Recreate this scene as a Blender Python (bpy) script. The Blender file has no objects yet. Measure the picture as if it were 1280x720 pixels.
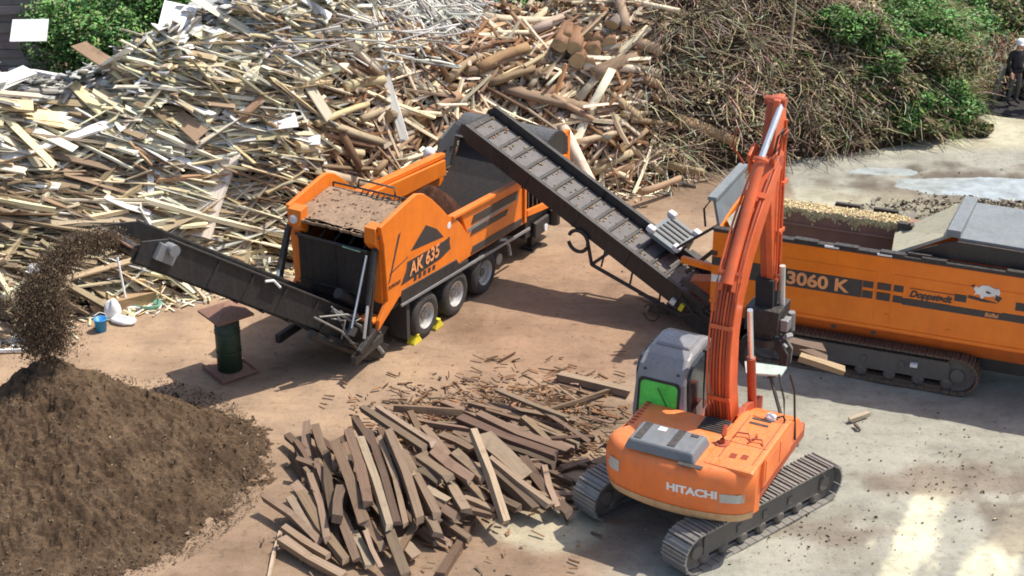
import bpy, math, random
import numpy as np
from mathutils import Vector, Matrix, noise, Euler
random.seed(7); R = random.random
def U(a, b): return a + (b - a) * random.random()
rad = math.radians
COL = bpy.context.scene.collection
SC = bpy.context.scene

# ------------------------------------------------------------------ camera
F = 2200.0; PITCH = rad(26); HC = 18.3
cd = bpy.data.cameras.new('camera'); cam = bpy.data.objects.new('camera', cd); COL.objects.link(cam)
cam.location = (0, 0, HC); cam.rotation_euler = (rad(90) - PITCH, 0, 0)
cd.sensor_width = 36; cd.lens = 36 * F / 1280; cd.clip_end = 2000; cd.clip_start = .5
SC.camera = cam
def at(u, v, z=0.0):                      # a photo point on the level z, in metres
    a = (u - 640) / F; b = (v - 360) / F
    t = (HC - z) / (math.sin(PITCH) + b * math.cos(PITCH))
    return Vector((t * a, t * (math.cos(PITCH) - b * math.sin(PITCH)), z))
# ------------------------------------------------------------------ light
w = bpy.data.worlds.new('World'); SC.world = w; w.use_nodes = True
nt = w.node_tree; bgn = nt.nodes['Background']
sky = nt.nodes.new('ShaderNodeTexSky'); sky.sky_type = 'NISHITA'; sky.sun_disc = False
SUN = Vector((.55, .17, 1)).normalized()
el = math.asin(SUN.z); az = math.atan2(SUN.x, SUN.y)
sky.sun_elevation = el; sky.sun_rotation = az; sky.dust_density = 2.0
nt.links.new(sky.outputs[0], bgn.inputs[0]); bgn.inputs[1].default_value = .175
sl = bpy.data.lights.new('sun', 'SUN'); sl.energy = 5.0; sl.angle = rad(.6); sl.color = (1, .95, .86)
so = bpy.data.objects.new('sun', sl); COL.objects.link(so)
so.rotation_euler = (-SUN).to_track_quat('-Z', 'Y').to_euler()
SC.view_settings.view_transform = 'Standard'; SC.view_settings.look = 'None'; SC.view_settings.exposure = 0
SC.render.engine = 'CYCLES'
try: SC.cycles.max_bounces = 5; SC.cycles.filter_width = 1.8
except Exception: pass

# ------------------------------------------------------------------ materials
MATS = {}
def nn(m, t, **k):
    n = m.node_tree.nodes.new(t)
    for a, b in k.items(): setattr(n, a, b)
    return n
def mk(name):
    m = bpy.data.materials.new(name); m.use_nodes = True; MATS[name] = m
    return m, m.node_tree.nodes['Principled BSDF'], m.node_tree.links
def ramp(m, src, stops):
    r = nn(m, 'ShaderNodeValToRGB'); e = r.color_ramp.elements
    while len(e) > 1: e.remove(e[-1])
    e[0].position = stops[0][0]; e[0].color = (*stops[0][1], 1)
    for p_, c in stops[1:]:
        x = e.new(p_); x.color = (*c, 1)
    m.node_tree.links.new(src, r.inputs[0]); return r
def mixc(m, fac, a, b, blend='MIX'):
    n = nn(m, 'ShaderNodeMix', data_type='RGBA', blend_type=blend); L = m.node_tree.links
    for i, s in ((0, fac), (6, a), (7, b)):
        if isinstance(s, (int, float)): n.inputs[i].default_value = s
        elif isinstance(s, tuple): n.inputs[i].default_value = (*s, 1)
        else: L.new(s, n.inputs[i])
    return n.outputs[2]
def noise_t(m, scale, detail=6, rough=.6, vec=None):
    n = nn(m, 'ShaderNodeTexNoise'); n.inputs['Scale'].default_value = scale
    n.inputs['Detail'].default_value = detail; n.inputs['Roughness'].default_value = rough
    if vec is None:
        tc = nn(m, 'ShaderNodeTexCoord'); vec = tc.outputs['Object']
    m.node_tree.links.new(vec, n.inputs['Vector']); return n.outputs['Fac']
def bump(m, b, h, s=.3, d=.02):
    n = nn(m, 'ShaderNodeBump'); n.inputs['Strength'].default_value = s; n.inputs['Distance'].default_value = d
    m.node_tree.links.new(h, n.inputs['Height']); m.node_tree.links.new(n.outputs[0], b.inputs['Normal'])
def paint(name, col, rough=.45, metal=0.0, dust=.35, var=.15, dustcol=(.33, .25, .17), up=.8, spec=.5):
    """machine paint: tone variation, grime, dust gathered on upward faces"""
    m, b, L = mk(name)
    n1 = noise_t(m, 1.7, 5); n2 = noise_t(m, 14, 8, .7)
    c = mixc(m, ramp(m, n1, [(.3, (0, 0, 0)), (.7, (1, 1, 1))]).outputs[0], tuple(x * (1 - var) for x in col), tuple(min(1, x * (1 + var)) for x in col))
    g = nn(m, 'ShaderNodeNewGeometry'); sx = nn(m, 'ShaderNodeSeparateXYZ'); L.new(g.outputs['Normal'], sx.inputs[0])
    mr = nn(m, 'ShaderNodeMapRange'); L.new(sx.outputs[2], mr.inputs[0]); mr.inputs[1].default_value = .1; mr.inputs[2].default_value = 1
    mr.inputs[3].default_value = dust * .45; mr.inputs[4].default_value = dust + up * dust
    rr = ramp(m, n2, [(.38, (0, 0, 0)), (.68, (1, 1, 1))])
    mu = nn(m, 'ShaderNodeMath', operation='MULTIPLY', use_clamp=True); L.new(mr.outputs[0], mu.inputs[0]); L.new(rr.outputs[0], mu.inputs[1])
    c = mixc(m, mu.outputs[0], c, dustcol)
    tc = nn(m, 'ShaderNodeTexCoord'); mp = nn(m, 'ShaderNodeMapping'); mp.inputs['Scale'].default_value = (7, 7, .7); L.new(tc.outputs['Object'], mp.inputs[0])
    n4 = noise_t(m, 1.0, 6, .65, mp.outputs[0]); c = mixc(m, ramp(m, n4, [(.50, (0, 0, 0)), (.74, (min(1, dust * 2.0),) * 3)]).outputs[0], c, tuple(v * .45 + dustcol[q] * .3 for q, v in enumerate(col)))
    n5 = noise_t(m, 5.5, 10, .8); c = mixc(m, ramp(m, n5, [(.59, (0, 0, 0)), (.66, (min(1, dust * 1.8),) * 3)]).outputs[0], c, tuple(v * .35 + .04 for v in col))
    L.new(c, b.inputs['Base Color']); b.inputs['Metallic'].default_value = metal
    ro = nn(m, 'ShaderNodeMath', operation='MULTIPLY_ADD', use_clamp=True); L.new(mu.outputs[0], ro.inputs[0]); ro.inputs[1].default_value = .6; ro.inputs[2].default_value = rough
    L.new(ro.outputs[0], b.inputs['Roughness']); b.inputs['Specular IOR Level'].default_value = spec
    bump(m, b, n2, .15, .01)
    return m
paint('ak_orange', (.95, .215, .012), .36, dust=.18)
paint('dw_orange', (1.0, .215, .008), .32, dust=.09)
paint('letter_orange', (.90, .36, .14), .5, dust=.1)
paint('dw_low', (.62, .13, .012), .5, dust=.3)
paint('hi_orange', (.95, .205, .04), .36, dust=.24, dustcol=(.5, .36, .22))
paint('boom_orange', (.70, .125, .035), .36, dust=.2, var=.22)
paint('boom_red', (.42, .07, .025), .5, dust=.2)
paint('black', (.022, .022, .024), .5, dust=.16, var=.3)
paint('interior', (.02, .019, .02), .7, dust=.05)
paint('wing_grey', (.36, .36, .32), .6, dust=.7, dustcol=(.52, .44, .24))
paint('decal', (.045, .04, .04), .5, dust=.12)
paint('belt_black', (.016, .015, .015), .7, dust=.18)
paint('belt', (.165, .155, .15), .8, dust=.5, dustcol=(.24, .205, .18))
paint('rubber', (.035, .033, .032), .8, dust=.4, dustcol=(.22, .17, .13))
paint('rim', (.55, .54, .52), .4, metal=.3, dust=.3)
paint('steel', (.30, .31, .32), .45, metal=.4, dust=.3)
paint('hopper_grey', (.17, .20, .225), .5, dust=.35, dustcol=(.36, .33, .27))
paint('hood_grey', (.075, .08, .088), .5, dust=.22, dustcol=(.26, .22, .18))
paint('cab_grey', (.27, .265, .27), .22, dust=.14)
paint('hood_plastic', (.15, .175, .20), .45, dust=.25)
paint('track', (.27, .26, .245), .45, metal=.35, dust=.45, dustcol=(.34, .29, .23))
paint('track_side', (.12, .11, .10), .7, dust=.7, dustcol=(.24, .19, .145))
paint('track_rust', (.14, .095, .065), .8, dust=.8, dustcol=(.24, .17, .115))
paint('chrome', (.85, .86, .88), .18, metal=.7, dust=.03)
paint('worn', (.62, .46, .26), .6, dust=.75, dustcol=(.75, .19, .04))
paint('white', (.82, .82, .80), .5, dust=.06)
paint('label', (.55, .54, .48), .5, dust=.25)
paint('sheet', (.93, .93, .91), .6, dust=.16)
paint('cream', (.62, .50, .30), .6, dust=.5, dustcol=(.55, .40, .22))
paint('yellow', (.85, .72, .04), .5, dust=.12)
paint('green_drum', (.015, .055, .03), .5, dust=.25)
paint('cap_brown', (.30, .15, .105), .7, dust=.5, dustcol=(.36, .22, .16))
paint('blue', (.03, .30, .68), .45, dust=.05)
paint('pale_green', (.25, .55, .38), .5, dust=.15)
paint('dusty_roof', (.26, .165, .10), .9, dust=.8, dustcol=(.36, .25, .165), var=.35)
paint('skin', (.55, .30, .2), .6, dust=0)
paint('cloth_black', (.018, .018, .022), .9, dust=.05)
paint('cloth_grey', (.10, .10, .10), .9, dust=.1)
paint('cloth_navy', (.02, .03, .05), .9, dust=.05)
paint('pale_step', (.50, .60, .53), .6, dust=.25)
def glass(name, col, rough=.15):
    m, b, L = mk(name); n = noise_t(m, 3, 4)
    c = mixc(m, ramp(m, n, [(.4, (0, 0, 0)), (.75, (1, 1, 1))]).outputs[0], col, tuple(min(1, x * 1.5 + .03) for x in col))
    L.new(c, b.inputs['Base Color']); b.inputs['Roughness'].default_value = rough; b.inputs['Specular IOR Level'].default_value = .6
glass('green_glass', (.06, .58, .07), .3); glass('dark_glass', (.03, .035, .04), .1)
def wood(name, bright=1.0):
    """colour comes from each piece's own tint, with grain along its length and dirt"""
    m, b, L = mk(name)
    a = nn(m, 'ShaderNodeAttribute', attribute_name='Col'); uv = nn(m, 'ShaderNodeUVMap')
    mp = nn(m, 'ShaderNodeMapping'); mp.inputs['Scale'].default_value = (1.2, 26, 1); L.new(uv.outputs[0], mp.inputs[0])
    g = noise_t(m, 1.0, 8, .7, mp.outputs[0]); n = noise_t(m, 3.0, 6)
    c = mixc(m, .85, a.outputs['Color'], ramp(m, g, [(.22, (.5, .44, .37)), (.48, (1, .98, .95)), (.75, (1.3, 1.25, 1.18))]).outputs[0], 'MULTIPLY')
    c = mixc(m, ramp(m, n, [(.55, (0, 0, 0)), (.75, (.6, .6, .6))]).outputs[0], c, (.10, .065, .04))
    L.new(c, b.inputs['Base Color']); b.inputs['Roughness'].default_value = .85; b.inputs['Specular IOR Level'].default_value = .25
    bump(m, b, g, .5, .012)
wood('wood')
def tinted(name, rough=.9, sub=0.0):
    m, b, L = mk(name); a = nn(m, 'ShaderNodeAttribute', attribute_name='Col'); n = noise_t(m, 5, 5)
    c = mixc(m, .7, a.outputs['Color'], ramp(m, n, [(.3, (.6, .6, .6)), (.7, (1.2, 1.2, 1.2))]).outputs[0], 'MULTIPLY')
    L.new(c, b.inputs['Base Color']); b.inputs['Roughness'].default_value = rough; b.inputs['Specular IOR Level'].default_value = .2
tinted('leaf', .7); tinted('debris', .95)
def soil(name, cols, s1=1.2, s2=18, bs=.6, bd=.05):
    m, b, L = mk(name)
    n1 = noise_t(m, s1, 8, .65); n2 = noise_t(m, s2, 8, .75)
    c = ramp(m, n1, [(.3, cols[0]), (.5, cols[1]), (.72, cols[2])]).outputs[0]
    c = mixc(m, .8, c, ramp(m, n2, [(.3, (.45, .42, .4)), (.5, (.95, .95, .95)), (.7, (1.35, 1.3, 1.25))]).outputs[0], 'MULTIPLY')
    L.new(c, b.inputs['Base Color']); b.inputs['Roughness'].default_value = .95; b.inputs['Specular IOR Level'].default_value = .15
    bump(m, b, n2, bs, bd)
soil('compost', ((.075, .048, .029), (.135, .087, .053), (.205, .14, .086)), 1.6, 9, 1.0, .07)
soil('shreds', ((.04, .02, .013), (.09, .04, .025), (.15, .075, .05)), 5, 22, 1, .06)
soil('pile_core', ((.03, .02, .013), (.075, .052, .034), (.14, .10, .065)), 1, 8, 1, .08)
def ground_mat():
    m, b, L = mk('ground'); a = nn(m, 'ShaderNodeAttribute', attribute_name='Col')
    n1 = noise_t(m, .55, 9, .62); n2 = noise_t(m, 6, 9, .7); n3 = noise_t(m, 40, 4, .6)
    c = mixc(m, .75, a.outputs['Color'], ramp(m, n1, [(.3, (.60, .56, .52)), (.5, (1, 1, 1)), (.68, (1.22, 1.2, 1.15))]).outputs[0], 'MULTIPLY')
    c = mixc(m, .7, c, ramp(m, n2, [(.30, (.45, .41, .37)), (.44, (.97, .96, .95)), (.75, (1.15, 1.14, 1.12))]).outputs[0], 'MULTIPLY')
    tc = nn(m, 'ShaderNodeTexCoord')
    for rz_, sc, st in ((.5, (.4, 1.7, 1), .35), (-.35, (.35, 1.5, 1), .3)):       # ruts and tyre marks
        mp = nn(m, 'ShaderNodeMapping'); mp.inputs['Rotation'].default_value = (0, 0, rz_); mp.inputs['Scale'].default_value = sc; L.new(tc.outputs['Object'], mp.inputs[0])
        c = mixc(m, st, c, ramp(m, noise_t(m, .8, 9, .72, mp.outputs[0]), [(.36, (.62, .58, .55)), (.48, (1, 1, 1)), (.7, (1.2, 1.18, 1.15))]).outputs[0], 'MULTIPLY')
    c = mixc(m, .5, c, ramp(m, n3, [(.3, (.7, .7, .7)), (.6, (1.1, 1.1, 1.1))]).outputs[0], 'MULTIPLY')
    L.new(c, b.inputs['Base Color']); b.inputs['Specular IOR Level'].default_value = .25
    r = ramp(m, n1, [(.35, (.72, .72, .72)), (.6, (.95, .95, .95))]); L.new(r.outputs[0], b.inputs['Roughness'])
    bump(m, b, n2, .45, .05)
ground_mat()
m, b, L = mk('water'); n = noise_t(m, 2.5, 6); L.new(ramp(m, n, [(.32, (.30, .31, .285)), (.6, (.46, .50, .49))]).outputs[0], b.inputs['Base Color'])  # pale base colour stands in for the white sky reflected in the puddle
b.inputs['Roughness'].default_value = .12; b.inputs['Specular IOR Level'].default_value = .9; bump(m, b, n, .04, .01)

# ------------------------------------------------------------------ mesh building
class MB:
    def __init__(s): s.v = []; s.f = []; s.c = []; s.uv = []; s.mi = []; s.sm = []
    def add(s, vs, fs, col=None, uvs=None, mi=0, sm=False):
        o = len(s.v); s.v += [tuple(p) for p in vs]
        for k, f in enumerate(fs):
            s.f.append(tuple(i + o for i in f)); s.mi.append(mi); s.sm.append(sm)
            cc = col[k] if isinstance(col, list) else (col or (1, 1, 1)); s.c.append(cc)
            s.uv.append(uvs[k] if uvs else [(0, 0)] * len(f))
        return s
    def box(s, x0, x1, y0, y1, z0, z1, M=None, **k):
        vs = [Vector((x, y, z)) for x in (x0, x1) for y in (y0, y1) for z in (z0, z1)]
        if M is not None: vs = [M @ v for v in vs]
        return s.add(vs, [(0, 1, 3, 2), (4, 6, 7, 5), (0, 4, 5, 1), (2, 3, 7, 6), (0, 2, 6, 4), (1, 5, 7, 3)], **k)
    def prism(s, prof, y0, y1, M=None, **k):          # profile in x,z swept along y
        n = len(prof); vs = [Vector((x, y0, z)) for x, z in prof] + [Vector((x, y1, z)) for x, z in prof]
        if M is not None: vs = [M @ v for v in vs]
        ar = sum(prof[i][0] * prof[(i + 1) % n][1] - prof[(i + 1) % n][0] * prof[i][1] for i in range(n))
        a = list(range(n)); b = list(range(2 * n - 1, n - 1, -1)); fs = [tuple(a), tuple(b)] + [(i, n + i, n + (i + 1) % n, (i + 1) % n) for i in range(n)]
        if (ar > 0) == (y1 < y0): fs = [tuple(reversed(f)) for f in fs]
        return s.add(vs, fs, **k)
    def frame(s, p1, p2, up=(0, 0, 1)):
        p1 = Vector(p1); p2 = Vector(p2); d = (p2 - p1); L = d.length; d.normalize(); u = Vector(up)
        if abs(d.dot(u)) > .95: u = Vector((1, 0, 0))
        sd = u.cross(d).normalized(); u = d.cross(sd)
        return Matrix(((d.x, sd.x, u.x, p1.x), (d.y, sd.y, u.y, p1.y), (d.z, sd.z, u.z, p1.z), (0, 0, 0, 1))), L
    def bar(s, p1, p2, wd, h, up=(0, 0, 1), **k):
        M, L = s.frame(p1, p2, up); return s.box(0, L, -wd / 2, wd / 2, -h / 2, h / 2, M, **k)
    def tube(s, pts, r, n=10, cap=True, **k):
        pts = [Vector(p) for p in pts]; rs = r if isinstance(r, (list, tuple)) else [r] * len(pts); vs = []; k.setdefault('sm', True)
        for i, p in enumerate(pts):
            d = (pts[min(i + 1, len(pts) - 1)] - pts[max(i - 1, 0)]).normalized()
            u = Vector((0, 0, 1)) if abs(d.z) < .9 else Vector((1, 0, 0)); a = u.cross(d).normalized(); b2 = d.cross(a)
            for j in range(n):
                t = 2 * math.pi * j / n; vs.append(p + (a * math.cos(t) + b2 * math.sin(t)) * rs[i])
        fs = [(i * n + j, i * n + (j + 1) % n, (i + 1) * n + (j + 1) % n, (i + 1) * n + j) for i in range(len(pts) - 1) for j in range(n)]
        s.add(vs, fs, **k)
        if cap:
            k['sm'] = False
            s.add(vs[:n], [tuple(range(n - 1, -1, -1))], **k); s.add(vs[-n:], [tuple(range(n))], **k)
        return s
    def lathe(s, prof, c, axis='y', n=28, M=None, **k):    # prof: (radius, along axis)
        vs = []; k.setdefault('sm', False)
        for r, a in prof:
            for j in range(n):
                t = 2 * math.pi * j / n; x, z = r * math.cos(t), r * math.sin(t)
                p = Vector((c[0] + x, c[1] + a, c[2] + z)) if axis == 'y' else (Vector((c[0] + x, c[1] + z, c[2] + a)) if axis == 'z' else Vector((c[0] + a, c[1] + x, c[2] + z)))
                vs.append(M @ p if M is not None else p)
        fs = [(i * n + j, i * n + (j + 1) % n, (i + 1) * n + (j + 1) % n, (i + 1) * n + j) for i in range(len(prof) - 1) for j in range(n)]
        return s.add(vs, fs, **k)
    def sheet(s, rows, thick=0, **k):                       # grid of points, optionally solid
        nr, nc = len(rows), len(rows[0]); vs = [Vector(p) for r in rows for p in r]
        fs = [(i * nc + j, i * nc + j + 1, (i + 1) * nc + j + 1, (i + 1) * nc + j) for i in range(nr - 1) for j in range(nc - 1)]
        s.add(vs, fs, **k); return s
    def piece(s, p1, p2, wd, th, col, kind='plank', roll=None, rnd=None):
        """a plank, beam, log or split billet from p1 to p2 with grain UVs and a tint of its own"""
        M, L = s.frame(p1, p2); roll = U(-.6, .6) if roll is None else roll
        M = M @ Matrix.Rotation(roll, 4, 'X')
        endc = tuple(min(.9, c * 1.25 + .04) for c in col); u0 = U(0, 50)
        if kind == 'plank':
            j = lambda a: U(-a, a); w2, t2 = wd / 2, th / 2; bw = U(-.03, .03) * L
            xs = [0, L * .5, L]; vs = []
            for i, x in enumerate(xs):
                o = bw if i == 1 else 0; jj = wd * .12
                vs += [M @ Vector((x + (j(wd * .5) if i != 1 else 0), -w2 + o + j(jj), -t2)), M @ Vector((x + (j(wd * .5) if i != 1 else 0), w2 + o + j(jj), -t2)),
                       M @ Vector((x + (j(wd * .3) if i != 1 else 0), w2 + o + j(jj), t2)), M @ Vector((x + (j(wd * .3) if i != 1 else 0), -w2 + o + j(jj), t2))]
            fs = []; uv = []; cols = []
            for i in range(2):
                for q in range(4):
                    fs.append((i * 4 + q, i * 4 + (q + 1) % 4, i * 4 + 4 + (q + 1) % 4, i * 4 + 4 + q)); v0 = q * .37 + u0
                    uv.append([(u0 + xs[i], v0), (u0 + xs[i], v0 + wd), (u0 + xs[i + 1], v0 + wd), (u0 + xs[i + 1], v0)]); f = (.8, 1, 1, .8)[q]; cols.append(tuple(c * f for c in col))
            fs += [(3, 2, 1, 0), (8, 9, 10, 11)]; uv += [[(u0, u0)] * 4] * 2; cols += [endc, endc]
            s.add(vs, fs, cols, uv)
        else:
            n = 9 if kind == 'log' else 5; seg = 4 if L > .8 else 2
            ph = [U(.82, 1.18) if kind == 'log' else U(.55, 1.2) for _ in range(n)]; bx, by = U(-.05, .05) * L, U(-.03, .03) * L; tp = U(.0, .28)
            vs = []
            for i in range(seg + 1):
                t = i / seg; o = math.sin(math.pi * t)
                for q in range(n):
                    a = 2 * math.pi * q / n; r = wd / 2 * ph[q] * (1 - tp * t) * U(.94, 1.06)
                    vs.append(M @ Vector((t * L + (U(-.3, .3) * wd if i in (0, seg) and kind != 'log' else 0), bx * o + math.cos(a) * r, by * o + math.sin(a) * r * (th / wd))))
            fs = []; uv = []; cols = []
            for i in range(seg):
                for q in range(n):
                    fs.append((i * n + q, i * n + (q + 1) % n, (i + 1) * n + (q + 1) % n, (i + 1) * n + q)); x = L / seg
                    uv.append([(u0 + i * x, q * .1), (u0 + i * x, q * .1 + .1), (u0 + i * x + x, q * .1 + .1), (u0 + i * x + x, q * .1)])
                    f = 1 if kind == 'log' else (.75 + .5 * ((q * 7) % 3) / 2); cols.append(tuple(c * f for c in col))
            fs += [tuple(range(n - 1, -1, -1)), tuple(range(seg * n, seg * n + n))]; uv += [[(u0, u0)] * n] * 2
            e2 = (.50, .36, .2) if kind == 'log' else endc; cols += [e2, e2]
            s.add(vs, fs, cols, uv)
            if kind == 'log':
                for k in range(len(s.sm) - len(fs), len(s.sm) - 2): s.sm[k] = True
        return s
    def obj(s, name, mats, parent=None, bevel=0, smooth=False, M=None):
        me = bpy.data.meshes.new(name); vs = s.v
        if M is not None: vs = [tuple(M @ Vector(v)) for v in vs]
        me.from_pydata(vs, [], s.f)
        mats = [mats] if isinstance(mats, str) else mats
        for x in mats: me.materials.append(MATS[x])
        nl = [len(f) for f in s.f]
        ca = me.color_attributes.new('Col', 'FLOAT_COLOR', 'CORNER')
        cc = np.repeat(np.array([(c[0], c[1], c[2], 1) for c in s.c], dtype=np.float32), nl, axis=0); ca.data.foreach_set('color', cc.ravel())
        if any(any(q != (0, 0) for q in u) for u in s.uv[:3]):
            ul = me.uv_layers.new(name='UVMap'); ul.data.foreach_set('uv', np.array([x for u in s.uv for q in u for x in q], dtype=np.float32))
        me.polygons.foreach_set('material_index', s.mi); me.polygons.foreach_set('use_smooth', [True] * len(s.f) if smooth else s.sm)
        me.update()
        o = bpy.data.objects.new(name, me); COL.objects.link(o)
        if parent: o.parent = parent
        if bevel:
            md = o.modifiers.new('bevel', 'BEVEL'); md.width = bevel; md.segments = 2; md.limit_method = 'ANGLE'; md.angle_limit = rad(35); md.harden_normals = False
        return o
def tag(o, label=None, cat=None, group=None, kind=None):
    if label: o['label'] = label
    if cat: o['category'] = cat
    if group: o['group'] = group
    if kind: o['kind'] = kind
    elif label: o['kind'] = 'thing'
    return o
def thing(name, label, cat, loc=(0, 0, 0), rz=0, group=None):
    o = bpy.data.objects.new(name, None); COL.objects.link(o); o.location = loc; o.rotation_euler = (0, 0, rz); o.empty_display_size = .2
    return tag(o, label, cat, group)
def text(s, name, mat, parent, M, size=1.0, ext=.004, sx=1.0, shear=0, bold=.0, align='LEFT', warp=None):
    """lettering: text lying in its own x,y plane, placed by the matrix M"""
    cu = bpy.data.curves.new('lettering', 'FONT'); cu.body = s; cu.size = size; cu.extrude = ext; cu.shear = shear; cu.offset = bold; cu.align_x = align
    t = bpy.data.objects.new('lettering', cu); COL.objects.link(t)
    dg = bpy.context.evaluated_depsgraph_get(); me = bpy.data.meshes.new_from_object(t.evaluated_get(dg))
    bpy.data.objects.remove(t)
    for v in me.vertices:
        p = Vector((v.co.x * sx, v.co.y, v.co.z)); p = M @ p
        if warp: p = warp(p)
        v.co = p
    me.materials.clear(); me.materials.append(MATS[mat]); o = bpy.data.objects.new(name, me); COL.objects.link(o); o.parent = parent
    return o
SIDE = Matrix(((1, 0, 0, 0), (0, 0, -1, 0), (0, 1, 0, 0), (0, 0, 0, 1)))       # text plane onto a wall facing -y
def T(x, y, z): return Matrix.Translation((x, y, z))

# ------------------------------------------------------------------ terrain and heaps
def lerp(x, pts):
    return float(np.interp(x, [p_[0] for p_ in pts], [p_[1] for p_ in pts]))
BASE = [(-22, 31), (-14, 33.2), (-11.4, 34.9), (-9.4, 36.4), (-8.2, 36.9), (-5.25, 38.7), (-4, 40.0), (-2.4, 41.8), (0, 43.2), (1.3, 43.4), (3.4, 43.6), (5.7, 45.0), (8, 45.6), (10.4, 46.5), (12.4, 47.4), (13.6, 49), (14.5, 53), (16, 60)]
TOP = [(-22, 3.8), (-13, 4.0), (-11, 3.75), (-9.5, 4.4), (-8, 5.2), (-5, 5.9), (-2.8, 5.2), (-1.6, 3.6), (0, 3.25), (2, 3.6), (3.2, 4.6), (5, 5.6), (8, 5.6), (10, 4.4), (11.5, 3.2), (12.6, 2.0), (13.8, 1.0), (15, .3)]
def fbm(x, y, s, o=4): return noise.fractal(Vector((x * s, y * s, 3.1)), 1.0, 2.0, o)
def sm(a, b, x):
    t = max(0, min(1, (x - a) / (b - a))); return t * t * (3 - 2 * t)
def pile(x, y):
    yb = lerp(x, BASE); d = y - yb
    if d <= -.6: return -1
    t = lerp(x, TOP); wdt = 4.6 if x < 3 else 5.6
    h = t * math.sin(min(1, max(0, d) / wdt) * math.pi / 2) ** .85
    if d > wdt + .6: h *= max(0.1, 1 - (d - wdt - .6) / (4.5 if x < 3 else 9))
    return h + (fbm(x, y, .45) * .75 + fbm(x + 9, y, 1.3) * .25) * min(1, max(0, d + .3))
def ground_h(x, y):
    h = .05 * fbm(x, y, .35) + .018 * fbm(x, y, 1.6)
    if y > 50: h += (y - 50) * .055 * min(1, max(0, (14 - x) / 4)) if x < 14 else 0
    # churned mud by the puddle
    q = math.hypot((x - 12.4) / 3.6, (y - 43.0) / 2.2)
    if q < 1.5: h += (.10 if y > 43 else .24) * fbm(x, y, 2.2) * max(0, 1 - abs(q - .85) * 1.6) * (1 if y < 42.8 else .4)
    q = math.hypot((x - 13.2) / 3.0, (y - 43.75 + (x - 13.2) * .06) / .78) + .3 * fbm(x, y * 2, .8)
    if q < 1.4: h = h * (1 - .7 * sm(1.3, .9, q)) - .15 * sm(1.15, .75, q)
    q = math.hypot((x - 10.3) / 1.1, (y - 44.9) / .3) + .3 * fbm(x, y * 2, 1.1)
    if q < 1.4: h = h * (1 - .6 * sm(1.3, .9, q)) - .12 * sm(1.1, .7, q)
    q = math.hypot((x - 9.0) / 2.2, (y - 28.2) / 1.3)
    if q < 1.6: h += .06 * fbm(x + 3, y, 2.4) * max(0, 1.5 - q)
    return h
def sm(a, b, x):
    t = max(0, min(1, (x - a) / (b - a))); return t * t * (3 - 2 * t)
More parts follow.
